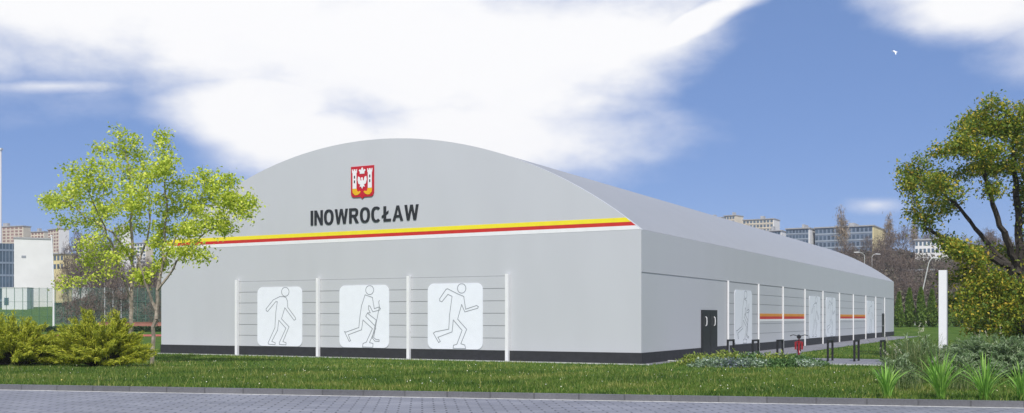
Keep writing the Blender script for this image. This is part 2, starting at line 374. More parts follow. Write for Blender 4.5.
# athletes: outlines in panel units (s to the right 0..1, t upwards 0..1)
def norm(pts, x0, x1, y0, y1): return [((x - x0) / (x1 - x0), (y1 - y) / (y1 - y0)) for x, y in pts]
def ell(cx, cy, rx, ry, n=20): return [(cx + rx * cos(2 * pi * k / n), cy + ry * sin(2 * pi * k / n)) for k in range(n + 1)]
A1 = (42, 258, 80, 370); A2 = (50, 288, 70, 375); A3 = (42, 306, 62, 382)
FIG = {
 'standing': [norm(ell(178, 104, 18, 22), *A1), norm([(152, 127), (120, 143), (85, 187), (86, 196), (93, 200), (132, 152), (140, 152), (133, 200), (128, 280), (95, 355), (97, 361), (129, 363), (130, 354), (113, 347), (141, 292), (147, 243), (181, 282), (150, 352), (150, 362), (182, 363), (182, 353), (167, 347), (196, 275), (160, 236), (176, 182), (220, 243), (228, 238), (226, 230), (190, 180), (188, 148), (182, 133), (172, 128), (152, 127)], *A1)],
 'hockey': [norm(ell(197, 94, 19, 22), *A2), norm([(175, 117), (210, 130), (215, 160), (219, 185), (240, 177), (248, 184), (244, 192), (212, 200), (198, 172), (192, 170), (192, 188), (200, 205), (187, 205), (178, 222), (222, 268), (228, 240), (187, 207)], *A2),
            norm([(175, 117), (158, 170), (150, 225), (145, 277), (82, 300), (75, 297), (98, 345), (105, 342), (94, 313), (158, 288), (165, 240), (210, 282), (181, 348), (165, 355), (163, 372), (212, 373), (213, 354), (196, 350), (226, 280), (222, 268)], *A2), norm([(243, 145), (240, 152), (243, 176), (228, 255), (216, 325), (226, 334), (242, 336), (242, 344), (222, 343), (210, 328), (222, 268)], *A2)],
 'runner': [norm(ell(207, 87, 20, 23), *A3), norm([(140, 88), (185, 112), (217, 126), (226, 188), (278, 170), (286, 176), (282, 184), (222, 201), (207, 165), (188, 236), (231, 285), (203, 355), (222, 361), (226, 378), (166, 378), (168, 363), (184, 358), (209, 290), (167, 240), (161, 298), (92, 325), (104, 345), (96, 351), (70, 305), (80, 298), (145, 285), (149, 215), (161, 125), (141, 115), (112, 151), (101, 147), (101, 136), (132, 90), (140, 88)], *A3)],
}
def panel(p_left, p_right, z0, z1, on_front, fig, rr=.28, lw=.033):
    w = abs(p_right - p_left); sgn = 1 if p_right > p_left else -1
    def to3(a, b, t):
        p = p_left + sgn * a
        return (-.030 - t, p, z0 + b) if on_front else (p, -.030 - t, z0 + b)
    hh = z1 - z0; poly = []
    for cx_, cy_, a0 in ((w - rr, hh - rr, 0), (rr, hh - rr, 90), (rr, rr, 180), (w - rr, rr, 270)):
        for k in range(9): t = R(a0 + 90 * k / 8); poly.append((cx_ + rr * cos(t), cy_ + rr * sin(t)))
    mb = MB(); mb.prism(poly, to3, .014); pn = build(mb, 'athlete_panel', M['panelwhite'], hall)
    mb = MB()
    for line in FIG[fig]:
        pts = [Vector((s * w, t * hh)) for s, t in line]
        for i in range(len(pts) - 1):
            d = (pts[i + 1] - pts[i]); 
            if d.length < 1e-6: continue
            d.normalize(); n = Vector((-d.y, d.x)) * lw / 2; e = d * lw * .4
            q = [pts[i] - e + n, pts[i] - e - n, pts[i + 1] + e - n, pts[i + 1] + e + n]
            z = .0165 + .0006 * (i % 2)
            mb.add([to3(v.x, min(max(v.y, .01), hh - .01), z) for v in q], [(0, 1, 2, 3)])
    build(mb, 'athlete_outline', M['outline'], pn)
    pn['label'] = {'standing': 'white panel with outline of a standing skater', 'hockey': 'white panel with outline of a hockey player with stick', 'runner': 'white panel with outline of a running athlete'}[fig]
panel(fy(258), fy(302.8), PH + .02, 3.10, True, 'standing')
panel(fy(340), fy(389.6), PH + .02, 3.11, True, 'hockey')
panel(fy(428.3), fy(483.2), PH + .02, 3.12, True, 'runner')
# long side
SPX = [727, 757.5, 782, 804, 822, 838.6, 852.5, 865, 875, 883.9]
SP = [sx(p) for p in SPX]
for p in SP: post(p, False, .10)
for i in range(len(SP) - 1):
    if SP[i] < e0 < SP[i + 1]:
        bay(SP[i] + .06, e0 - .05, False)
    else: bay(SP[i] + .06, SP[i + 1] - .06, False)
mb = MB(); mb.box((.001, -.012, TOP + .012), (SP[0] - .06, -.001, TOP + .035)); mb.box((SP[0] - .06, -.020, TOP + .012), (LEN, -.001, TOP + .035)); build(mb, 'seam_strip', M['seam'], hall)
for a, b, fg in ((733.6, 751.2, 'hockey'), (808.4, 819.6, 'standing'), (825.3, 835, 'runner'), (866.3, 873.6, 'standing')):
    panel(sx(a), sx(b), PH + .03, 3.05, False, fg)
for a, b in ((0, 1), (1, 2), (2, 3), (5, 6), (6, 7)):
    a, b = SP[a] + .065, SP[b] - .065
    if b - a < .5: continue
for a, b in ((0 + 1, 2), (2, 3), (5, 6), (6, 7)):
    qa, qb = SP[a] + .066, SP[b] - .066
    for nm, z0, z1, mt in (('orange_stripe', 1.785, 1.93, 'orange'), ('red_stripe', 1.642, 1.783, 'red'), ('white_stripe', 1.52, 1.64, 'white')):
        mb = MB(); mb.box((qa, -.030, z0), (qb, -.0235, z1)); build(mb, nm, M[mt], hall)
# doors
dm = (d0 + d1) / 2
for a, b, hx in ((d0, dm - .004, d0 + .21 * (d1 - d0)), (dm + .004, d1, d0 + .76 * (d1 - d0))):
    mb = MB(); mb.box((a, -.055, .01), (b, .0, 2.06)); mb.box((a + .12, -.062, .15), (b - .12, -.055, 1.92))
    dl = build(mb, 'door_leaf', M['black'], hall)
    mb = MB(); mb.tube([(hx, -.062, 1.36), (hx, -.11, 1.40), (hx, -.12, 1.56), (hx, -.11, 1.72), (hx, -.062, 1.76)], .02, 6); build(mb, 'handle', M['white'], dl)
mb = MB(); mb.box((e0, -.055, .01), (e1, .0, 2.06)); dl = build(mb, 'door_leaf', M['black'], hall)
mb = MB(); mb.box((e0 + .15, -.10, .95), (e0 + .3, -.055, 1.05)); build(mb, 'handle', M['steel'], dl)
# lettering
def glyphs():
    """bold narrow capitals as (width, [polygons]) with height 1; pieces butt, none overlap"""
    t = .19
    def ring(cx, cy, rx, ry, a0, a1, n, tx=.19, ty=.15):
        q = []
        for k in range(n):
            u, v = R(a0 + (a1 - a0) * k / n), R(a0 + (a1 - a0) * (k + 1) / n)
            pw = lambda w: (math.copysign(abs(cos(w)) ** .85, cos(w)), math.copysign(abs(sin(w)) ** .85, sin(w)))
            (cu_, su), (cv_, sv) = pw(u), pw(v)
            q.append([(cx + rx * cu_, cy + ry * su), (cx + rx * cv_, cy + ry * sv), (cx + (rx - tx) * cv_, cy + (ry - ty) * sv), (cx + (rx - tx) * cu_, cy + (ry - ty) * su)])
        return q
    I = (t, [[(0, 0), (t, 0), (t, 1), (0, 1)]])
    Nn = (.66, [[(0, 0), (.175, 0), (.175, .66), (.48, 0), (.66, 0), (.66, 1), (.485, 1), (.485, .36), (.185, 1), (0, 1)]])
    O = (.74, ring(.37, .5, .37, .52, 0, 360, 32))
    C = (.70, ring(.37, .5, .37, .52, 48, 312, 26))
    W = (1.0, [[(.17, 0), (.36, 0), (.5, .70), (.64, 0), (.83, 0), (1., 1), (.82, 1), (.725, .32), (.59, 1), (.41, 1), (.275, .32), (.18, 1), (0, 1)]])
    A = (.76, [[(0, 0), (.19, 0), (.25, .23), (.51, .23), (.57, 0), (.76, 0), (.595, .52), (.475, .375), (.285, .375), (.165, .52)], [(.165, .52), (.285, .375), (.38, .80), (.38, 1), (.29, 1)], [(.595, .52), (.47, 1), (.38, 1), (.38, .80), (.475, .375)]])
    Ls = (.66, [[(.10, 0), (.64, 0), (.64, .165), (.29, .165), (.29, .44), (.46, .56), (.46, .71), (.29, .59), (.29, 1), (.10, 1), (.10, .46), (-.03, .37), (-.03, .22), (.10, .31)]])
    Rr = (.72, [[(0, 0), (.19, 0), (.19, .41), (.19, .565), (.19, .845), (.19, 1), (0, 1)], [(.19, .845), (.42, .845), (.42, 1), (.19, 1)], [(.19, .41), (.30, .41), (.50, 0), (.72, 0), (.50, .425), (.42, .565), (.19, .565)]] + [[(x_, y_) for x_, y_ in q] for q in ring(.42, .7125, .26, .2875, -70, 90, 12, .19, .155)])
    return [I, Nn, O, W, Rr, O, C, Ls, A, W]
t0, t1 = fy(311), fy(418.8); zb, zt = 5.80, 6.44
gl = glyphs(); gap = .105; tot = sum(g[0] for g in gl) + gap * (len(gl) - 1); kx = (t0 - t1) / tot; mb = MB(); cx_ = 0
for wd, polys in gl:
    for poly in polys: mb.prism(poly, lambda a, b, t: (-.004 - t, t0 - (cx_ + a) * kx, zb + b * (zt - zb)), .03)
    cx_ += wd + gap
build(mb, 'lettering', M['letter'], hall)
# coat of arms
c0, c1, cz0, cz1 = fy(351.5), fy(374.3), 6.90, 8.22; cw, chh = c0 - c1, cz1 - cz0
def crest(polys, name, mat, parent, d, th):
    mb = MB()
    for poly in polys: mb.prism(poly, lambda a, b, t: (-d - t, c0 - a * cw, cz1 - b * chh), th)
    return build(mb, name, mat, parent)
sh = crest([[(0, 0), (1, 0), (1, .88), (.97, .96), (.9, 1), (.58, 1.0), (.5, 1.06), (.42, 1.0), (.1, 1), (.03, .96), (0, .88)]], 'coat_of_arms', M['crest_red'], hall, .002, .04)
sh['label'] = 'red shield with two white towers, white eagle and yellow horns'
for x0, x1, s in ((.08, .25, 1), (.75, .92, -1)):
    w = x1 - x0
    tw = crest([[(x0 - .03, .09), (x0 + .01, .09), (x0 + .01, .14), (x0 + .05, .14), (x0 + .05, .09), (x1 - .05, .09), (x1 - .05, .14), (x1 - .01, .14), (x1 - .01, .09), (x1 + .03, .09), (x1 + .02, .2), (x1, .22), (x1, .72), (x0, .72), (x0, .22), (x0 - .02, .2)]], 'tower', M['white'], sh, .0425, .012)
    for zz in (.30, .45): crest([[((x0 + x1) / 2 - .025, zz), ((x0 + x1) / 2 + .025, zz), ((x0 + x1) / 2 + .025, zz + .09), ((x0 + x1) / 2 - .025, zz + .09)]], 'tower_slit', M['letter'], sh, .055, .003)
    xs_ = [(.07, .725), (.26, .725), (.28, .80), (.34, .83), (.38, .80), (.44, .83), (.37, .90), (.28, .935), (.18, .935), (.08, .85)]
    if s < 0: xs_ = [(1 - a, b) for a, b in xs_]
    crest([xs_], 'horn', M['crest_yellow'], sh, .0425, .012)
crest([[(.5, .36), (.53, .40), (.53, .47), (.57, .47), (.60, .36), (.68, .33), (.70, .45), (.66, .57), (.58, .60), (.61, .68), (.55, .66), (.5, .74), (.45, .66), (.39, .68), (.42, .60), (.34, .57), (.30, .45), (.32, .33), (.40, .36), (.43, .47), (.47, .47), (.46, .42), (.44, .39)]], 'eagle', M['white'], sh, .0425, .012)
crest([[(.5, .04), (.55, .10), (.53, .15), (.60, .10), (.65, .14), (.60, .19), (.60, .25), (.40, .25), (.40, .19), (.35, .14), (.40, .10), (.47, .15), (.45, .10)]], 'lily', M['white'], sh, .0425, .012)

# paving round the hall (butted end to end)
def sheet(name, x0, x1, y0, y1, mat, z0=-.03, z1=.012):
    mb = MB(); P = [loc2w(x, y, z) for z in (z0, z1) for x, y in ((x0, y0), (x1, y0), (x1, y1), (x0, y1))]
    mb.add(P, [(0, 3, 2, 1), (4, 5, 6, 7), (0, 1, 5, 4), (1, 2, 6, 5), (2, 3, 7, 6), (3, 0, 4, 7)]); return tag(build(mb, name, mat), kind='structure')
sheet('path', 8.6, 72, -2.4, -.031, M['path'])
sheet('forecourt', 2.9, 8.598, -17, -.031, M['path'])
sheet('kerb', 2.8, 2.898, -17, -.031, M['lightkerb'], -.03, .045)
sheet('paving', -.62, -.031, -.6, WID + .6, M['path'])
sheet('kerb', -.70, -.622, -.6, WID + .6, M['lightkerb'], -.03, .04)
sheet('paving', -.03, 2.79, -.6, -.031, M['path'])
def on_paving(x, y):
    a = (x - AX) * DS.x + (y - AY) * DS.y; b = (x - AX) * DF.x + (y - AY) * DF.y
    return ((a > -.72) & (a < 72) & (b > -2.45) & (b < WID + .6) & ~((a < 8.6) & (b < -.6))) | ((a > 2.78) & (a < 8.65) & (b > -17.05) & (b < 0))
# running track on the left
mb = MB(); mb.add([(-62, 92, .02), (-27, 92, .02), (-30, 102, .02), (-70, 102, .02)], [(0, 1, 2, 3)]); tag(build(mb, 'running_track', M['track']), kind='structure')

# ------------------------------------------------------------------ lawn blades
def blades(n, x0, x1, d0, d1, hlo, hhi, w, power=1.0):
    x = rng.uniform(x0, x1, n); d = d0 + (d1 - d0) * rng.uniform(0, 1, n) ** power
    y = edge(x) + d
    keep = (np.abs(x / y) < .56) & ~on_paving(x, y)
    x, y = x[keep], y[keep]; n = len(x); z = gz(x, y) - .005
    # tufty height field
    tuft = .6 + .4 * np.sin(x * 2.1 + np.sin(y * 1.7) * 2) * np.cos(y * 2.6 + np.sin(x * 1.3) * 2)
    h = rng.uniform(hlo, hhi, n) * (.55 + .6 * tuft)
    a = rng.uniform(0, 2 * pi, n); ln = rng.uniform(.1, .7, n) * h; b = rng.uniform(0, 2 * pi, n)
    ww = w * rng.uniform(.6, 1.4, n)
    p = np.stack([x, y, z], 1); sd = np.stack([np.cos(a) * ww, np.sin(a) * ww, np.zeros(n)], 1)
    tip = p + np.stack([np.cos(b) * ln, np.sin(b) * ln, h], 1)
    return np.stack([p - sd, p + sd, tip], 1)
V = np.concatenate([blades(190000, -21, 18, .06, 9, .045, .13, .011), blades(90000, -24, 26, 7, 26, .05, .11, .014), blades(40000, 6, 45, 16, 60, .06, .12, .022)])
x, y = V[:, 0, 0], V[:, 0, 1]
f = np.sin(x * .9 + 1.7 * np.sin(y * .7)) + np.sin(y * 1.3 + 1.3 * np.sin(x * .55 + 2)) + .8 * np.sin(x * 2.3 - y * 1.9) + rng.normal(size=len(x)) * .55
tag(np_mesh('lawn_grass', V[(f > -.7) & (f < 1.6)], 3, M['blade']), 'short green lawn with paler tips along the kerb', 'grass', kind='stuff')
tag(np_mesh('lawn_grass', V[f <= -.7], 3, M['dark_blade']), 'darker lush patches of the lawn', 'grass', kind='stuff')
tag(np_mesh('lawn_grass', V[f >= 1.6], 3, M['dry_blade']), 'paler dry patches of the lawn', 'grass', kind='stuff')
V = blades(16000, -21, 18, .02, 12, .12, .26, .013); x, y = V[:, 0, 0], V[:, 0, 1]
V = V[(np.sin(x * 3.1 + 2 * np.sin(y * 1.1)) * np.sin(y * 2.7 + x) + rng.normal(size=len(x)) * .25) > .35]
tag(np_mesh('lawn_weeds', V, 3, M['dry_blade']), 'taller weedy tufts standing in the lawn', 'weeds', kind='stuff')
n = 900; x = rng.uniform(-18, 16, n); y = edge(x) + rng.uniform(.3, 13, n); k = ~on_paving(x, y); x, y = x[k], y[k]
C = np.stack([x, y, gz(x, y) + rng.uniform(.06, .12, len(x))], 1)
tag(np_mesh('lawn_flowers', leaves(C, .03, .8, .9), 4, M['daisy']), 'small pale flowers scattered through the lawn', 'flowers', kind='stuff')

# ------------------------------------------------------------------ trees
def colonize(seed, attr, step, kill, iters=90, jit=.12):
    """seed: list of (pos, parent). returns nodes, parents"""
    P = [np.array(p, float) for p, _ in seed]; par = [q for _, q in seed]; A = np.array(attr, float)
    for _ in range(iters):
        if not len(A): break
        N = np.array(P); d = np.linalg.norm(A[:, None] - N[None], axis=2); near = d.argmin(1); dist = d.min(1)
        grow = {}
        for i, nd in enumerate(near): grow.setdefault(int(nd), []).append(i)
        for nd, idx in grow.items():
            v = unit(A[idx] - N[nd]).mean(0) + rng.normal(size=3) * jit
            l = np.linalg.norm(v)
            if l < 1e-4: v = rng.normal(size=3); l = np.linalg.norm(v)
            P.append(N[nd] + v / l * step); par.append(nd)
        N2 = np.array(P[len(N):]); dn = np.linalg.norm(A[:, None] - N2[None], axis=2).min(1)
        A = A[(dn > kill) & (dist > kill)]
    return np.array(P), par
def radii(P, par, tip, expo=2.4):
    n = len(P); acc = np.zeros(n); r = np.zeros(n)
    kids = [[] for _ in range(n)]
    for i, q in enumerate(par):
        if q >= 0: kids[q].append(i)
    for i in range(n - 1, -1, -1):
        r[i] = tip if not kids[i] else (sum(r[k] ** expo for k in kids[i])) ** (1 / expo)
    return r, kids
def skeleton_mesh(P, par, r, sides=6):
    mb = MB()
    for i, q in enumerate(par):
        if q < 0: continue
        s = sides if r[i] > .03 else 4 if r[i] > .012 else 3
        mb.tube([P[q], P[i]], [min(r[q], r[i] * 1.35), r[i]], s, cap=False)
    return mb
def clumps_px(cl, Z, zspread, per=1.0, thick=1.0):
    """cluster list (px, py, rx, ry[, dz]) -> attraction points in the crown's volume"""
    out = []
    for c in cl:
        px, py, rx, ry = c[:4]; dz = c[4] if len(c) > 4 else rnd.uniform(-zspread, zspread)
        Zc = Z + dz; n = max(4, int(rx * ry * .055 * per))
        q = unit(rng.normal(size=(n, 3))) * (rng.uniform(0, 1, (n, 1)) ** .4)
        ry = ry * thick; s = Zc / F
        out.append(np.stack([X(px, Zc) + q[:, 0] * rx * s, Zc + q[:, 1] * (rx + ry) * .5 * s, H(py, Zc) + q[:, 2] * ry * s], 1))
    return np.concatenate(out)
def leafy_tree(name, label, base, trunk_pts, cl, Z, zs, nleaf, size, lm, bm, tip=.009, per=1., step=.32, kill=.4, spread=.16, zmax=None, up=.5, group=None, thick=1.0, stems=(), r0=.12):
    root = thing(name, base, label, 'tree', group)
    A = clumps_px(cl, Z, zs, per, thick)
    if zmax is not None: A[:, 1] = np.minimum(A[:, 1], zmax - rng.uniform(0, .8, len(A)))
    seed = []; minr = []
    def grow_line(pts, prev, ra, rb):
        tot = sum((Vector(q) - Vector(p)).length for p, q in zip(pts[:-1], pts[1:])); run = 0
        for a, b in zip(pts[:-1], pts[1:]):
            a, b = Vector(a), Vector(b); m = max(1, int((b - a).length / step))
            for k in range(m):
                if prev >= 0 and run == 0: run += 1e-6; continue
                q = a.lerp(b, k / m); seed.append((np.array(q) + rng.normal(size=3) * .03, prev)); prev = len(seed) - 1
                f = min(1, run / tot); minr.append(ra + (rb - ra) * f); run += (b - a).length / m
    grow_line(trunk_pts, -1, r0, r0 * .3)
    for st in stems:
        d = [np.linalg.norm(np.array(st[0]) - q[0]) for q in seed]; k = int(np.argmin(d))
        grow_line([tuple(seed[k][0])] + [tuple(v) for v in st[1:]], k, minr[k] * .75, r0 * .16)
    P, par = colonize(seed, A, step, kill)
    r, kids = radii(P, par, tip); r[:len(minr)] = np.maximum(r[:len(minr)] * .6, minr)
    build(skeleton_mesh(P, par, r), 'trunk', bm, root)
    thin = np.array([i for i in range(len(P)) if r[i] < tip * 2.6 and i >= len(seed)])
    w = np.array([2.2 if not kids[i] else 1. for i in thin]); w /= w.sum()
    idx = rng.choice(thin, nleaf, p=w)
    C = P[idx] + rng.normal(size=(nleaf, 3)) * np.array([spread, spread, spread * .8])
    if zmax is not None: C[:, 1] = np.minimum(C[:, 1], zmax + .25)
    np_mesh('crown', leaves(C, size, up, .6, .2), 4, lm, root)
    return root
def P3(px, py, Z): return (X(px, Z), Z, H(py, Z))
Z1 = 39.5
b1 = GP(131, Z1); 
cl1 = [(125, 129, 14, 8), (52, 198, 10, 6), (46, 207, 8, 4), (124, 138, 17, 9), (112, 150, 20, 9), (136, 154, 18, 9), (100, 166, 24, 9), (140, 172, 20, 9), (74, 172, 14, 7), (62, 190, 15, 8), (90, 188, 24, 8), (118, 188, 22, 9), (50, 206, 9, 5), (74, 208, 22, 7), (106, 208, 24, 9), (138, 200, 20, 9), (60, 222, 10, 4), (92, 228, 22, 6), (126, 226, 20, 7), (88, 262, 14, 5), (106, 256, 14, 5), (68, 284, 10, 4), (132, 252, 14, 5), (80, 245, 12, 4)]
leafy_tree('broadleaf_tree', 'airy yellow-green young tree whose pale straight trunk rises behind the golden shrubs', b1,
           [tuple(b1), P3(131.5, 300, Z1), P3(133, 260, Z1 + .1), P3(131, 220, Z1), P3(130, 180, Z1 - .1), P3(127, 148, Z1)], cl1, Z1, 1.9, 9000, .125, M['leaf_light'], M['bark'], tip=.011, per=1.0, spread=.19, thick=1.25, r0=.092,
           stems=[[P3(131, 300, Z1), P3(118, 262, Z1 - .4), P3(100, 218, Z1 - .7), P3(86, 186, Z1 - .9)], [P3(132, 280, Z1), P3(148, 238, Z1 + .4), P3(150, 196, Z1 + .6), P3(143, 162, Z1 + .7)], [P3(132, 262, Z1), P3(112, 232, Z1 + .5), P3(78, 212, Z1 + .9)]])
b2 = GP(151, Z1 - 1.5); Z2 = Z1 - 1.5
cl2 = [(165, 138, 11, 8), (232, 200, 20, 7, -1), (250, 212, 10, 5, -1.2), (214, 182, 20, 8, -.8), (170, 156, 12, 8), (160, 172, 15, 8), (182, 180, 14, 7), (210, 176, 13, 6, -.6), (226, 188, 18, 7, -.8), (204, 196, 22, 8), (238, 204, 14, 5, -1), (246, 214, 10, 4, -1.2), (218, 214, 24, 7, -.8), (184, 212, 20, 8), (164, 202, 18, 9), (198, 230, 22, 7, -.5), (228, 228, 14, 4, -1), (170, 232, 18, 7), (150, 240, 14, 5), (186, 250, 18, 6, -.5), (206, 256, 12, 4, -.8), (160, 262, 12, 4), (140, 276, 10, 4)]
leafy_tree('broadleaf_tree', 'yellow-green young tree with a leaning trunk, its branches crossing the hall\'s front corner', b2,
           [tuple(b2), P3(156, 310, Z2), P3(160, 280, Z2), P3(164, 250, Z2), P3(166, 210, Z2), P3(165, 165, Z2)], cl2, Z2, 1.5, 9200, .125, M['leaf_light'], M['bark'], tip=.011, per=1.0, spread=.19, thick=1.25, zmax=38.6, r0=.085,
           stems=[[P3(158, 295, Z2), P3(178, 262, Z2 - .3), P3(205, 232, Z2 - .6), P3(236, 212, Z2 - .9)], [P3(162, 265, Z2), P3(184, 222, Z2 - .2), P3(206, 190, Z2 - .5)], [P3(156, 310, Z2), P3(141, 272, Z2 - .3), P3(134, 245, Z2 - .5)]])
Z3 = 44.0; b3 = GP(1034, Z3)
cl3 = [(1000, 104, 16, 8), (1018, 112, 14, 9), (976, 116, 14, 9), (958, 126, 12, 9), (990, 126, 18, 9), (1012, 136, 18, 10), (968, 142, 18, 9), (942, 152, 13, 9), (990, 150, 20, 9), (918, 166, 15, 8), (946, 172, 18, 8), (974, 170, 18, 8), (1004, 168, 18, 9), (908, 184, 9, 7), (930, 190, 16, 8), (958, 194, 16, 7), (990, 190, 14, 7), (1020, 196, 10, 9), (918, 212, 12, 6), (944, 212, 12, 5), (926, 228, 7, 3), (956, 254, 14, 6), (980, 266, 16, 7), (1000, 250, 8, 4), (950, 278, 13, 7), (974, 290, 18, 9), (1004, 292, 16, 11), (954, 302, 14, 7), (984, 312, 18, 8), (1012, 314, 14, 8), (1022, 280, 8, 10), (935, 180, 14, 8), (964, 316, 12, 6), (900, 172, 8, 6), (1002, 326, 20, 8), (978, 326, 16, 7), (1016, 330, 14, 8), (966, 282, 16, 9), (1012, 288, 14, 12), (996, 278, 14, 9), (1020, 262, 10, 10), (970, 262, 14, 7), (903, 180, 9, 7), (990, 300, 18, 9), (1008, 302, 16, 10), (970, 302, 16, 9), (986, 280, 18, 8), (1020, 306, 14, 12), (998, 322, 16, 7), (1010, 124, 18, 9), (980, 130, 18, 9), (1020, 152, 14, 10), (956, 150, 16, 9),
       (1050, 110, 22, 14), (1080, 140, 26, 16), (1040, 160, 22, 16), (1110, 180, 26, 18), (1066, 200, 24, 16), (1120, 230, 24, 16), (1076, 250, 26, 16), (1048, 290, 20, 12), (1096, 300, 22, 12)]
leafy_tree('broadleaf_tree', 'large olive and ochre leaved tree with dark crooked limbs beside the white pillar', b3,
           [tuple(b3), P3(1024, 330, Z3), P3(1019, 305, Z3), P3(1019, 275, Z3), P3(1020, 235, Z3), P3(1016, 190, Z3), P3(1012, 145, Z3)], cl3, Z3, 2.5, 60000, .135, M['leaf_olive'], M['darkbark'], tip=.014, per=1.1, spread=.25, r0=.30,
           stems=[[P3(1019, 292, Z3), P3(1008, 266, Z3 - .3), P3(980, 252, Z3 - .6), P3(938, 234, Z3 - .9), P3(916, 224, Z3 - 1)], [P3(1019, 268, Z3), P3(1000, 226, Z3 - .4), P3(986, 182, Z3 - .5), P3(976, 138, Z3 - .4)], [P3(1008, 268, Z3), P3(990, 246, Z3 + .3), P3(960, 208, Z3 + .6), P3(936, 186, Z3 + .8)], [P3(1020, 300, Z3), P3(1000, 290, Z3 - .7), P3(972, 292, Z3 - 1.1)]])

# bare trees: three kinds, copied over the hillside
def bare_tree(name, label, cat, hgt, rad, lm, group=None, nodes=170, slim=False):
    root = thing(name, (0, 0, 0), label, cat, group)
    q = unit(rng.normal(size=(nodes, 3))) * (rng.uniform(0, 1, (nodes, 1)) ** .45)
    A = q * np.array([rad, rad, hgt * .40]) + np.array([0, 0, hgt * .60])
    if slim: A[:, :2] *= (1.15 - A[:, 2:3] / hgt * .8)
    seed = [(np.array([0, 0, k * .5]) + rng.normal(size=3) * .05 * k * .3, k - 1) for k in range(int(hgt * (.7 if slim else .35) / .5))]
    P, par = colonize(seed, A, hgt * .06, hgt * .06, 60)
    r, kids = radii(P, par, .022)
    mbk = skeleton_mesh(P, par, r, 5); build(mbk, 'trunk', lm, root)
    tips = np.array([i for i in range(len(P)) if r[i] < .06 and i >= len(seed)])
    n = 1500; idx = rng.choice(tips, n); C = P[idx] + rng.normal(size=(n, 3)) * hgt * .035
    D = np.tile(np.array([0, 0, 1.]), (n, 1)) + rng.normal(size=(n, 3)) * .5
    np_mesh('crown', leaves(C, hgt * .085, 0, .085, 0, .2, D), 4, lm, root)
    return root
BG = 'bare trees on the wooded hillside'
BL = 'bare brown tree standing among others on the hillside behind the hall'
kinds = [bare_tree('bare_tree', BL, 'tree', 9, 3.2, M['bare'], BG), bare_tree('bare_tree', BL, 'tree', 11, 2.8, M['bare'], BG), bare_tree('bare_tree', BL, 'tree', 8, 3.8, M['bare'], BG)]
spots = []
for _ in range(4000):
    if len(spots) >= 95: break
    px = rnd.uniform(836, 1075); Z = rnd.uniform(150, 300)
    if 905 < px < 968 and Z < 262 and Z > 205: continue        # keep the pale house on the slope in view
    if px < 890 and Z > 268: continue
    if any(abs(px - a) < 4 and abs(Z - b) < 14 for a, b in spots): continue
    spots.append((px, Z))
first = set()
for i, (px, Z) in enumerate(spots):
    k = i % 3; g = GP(px, Z)
    s = rnd.uniform(.45, .72) if Z < 240 else rnd.uniform(.5, .85)
    if k not in first:
        first.add(k); o = kinds[k]; o.location = g; o.rotation_euler = (0, 0, rnd.uniform(0, 6)); o.scale = (s, s, s)
    else: dup(kinds[k], g, rnd.uniform(0, 6), (s, s, s * rnd.uniform(.85, 1.15)))
for i, (px, Z, sc_) in enumerate([(80, 212, 1.75), (104, 216, 1.45), (90, 228, 1.6)]): dup(kinds[i], GP(px, Z), i * 2., (sc_ * .8, sc_ * .8, sc_), 'taller bare brown tree reaching up to the far blocks beside the young trees', 'tall bare trees beyond the fence')
LG, LL = 'bare trees by the sports ground fence', 'bare brown tree by the green mesh fence'
for i, (px, Z) in enumerate([(78, 205), (86, 215), (97, 190), (108, 200), (118, 182), (127, 178), (139, 190), (148, 180), (156, 200), (68, 230), (102, 172), (134, 168), (150, 166), (160, 172), (76, 128), (92, 130), (118, 124), (157, 128)]):
    s = rnd.uniform(.75, 1.15) * (.6 if Z < 140 else 1); dup(kinds[i % 3], GP(px, Z), rnd.uniform(0, 6), (s, s, s), LL, LG)
pop = bare_tree('bare_tree', 'tall slender pale bare poplar in front of the blue-grey slab block', 'tree', 13.5, 1.9, M['palebare'], None, 150, True)
pop.location = GP(842, 268); 
pop2 = dup(pop, GP(889, 276), 2., (.9, .9, .88), 'slender pale bare poplar beside the yellow gable end')
pop3 = dup(pop, GP(914, 281), 4., (.8, .8, .8), 'smaller pale bare poplar above the white house on the slope')
# scrub on the hillside
n = 90000; px = rng.uniform(826, 1090, n); Zr = rng.uniform(132, 300, n); x = (px - CX) / F * Zr
lump = .5 + .5 * np.sin(x * .35 + np.sin(Zr * .11) * 2) * np.cos(Zr * .23 + np.sin(x * .2) * 2)
hz = rng.uniform(0, 1, n) ** 1.3 * (.4 + 2.3 * lump)
C = np.stack([x, Zr, gz(x, Zr) + hz], 1)
tag(np_mesh('hillside_scrub', leaves(C, .75, .1, .35), 4, M['scrub']), 'brown leafless scrub covering the hillside', 'scrub', kind='stuff')
n = 9000; px = rng.uniform(55, 166, n); Zr = rng.uniform(158, 215, n); x = (px - CX) / F * Zr
C = np.stack([x, Zr, gz(x, Zr) + rng.uniform(0, 1, n) ** 1.5 * 2.6 * sst(60, 110, px)], 1)
tag(np_mesh('bank_scrub', leaves(C, .8, .1, .3), 4, M['scrub']), 'brown scrub on the bank behind the mesh fence', 'scrub', kind='stuff')

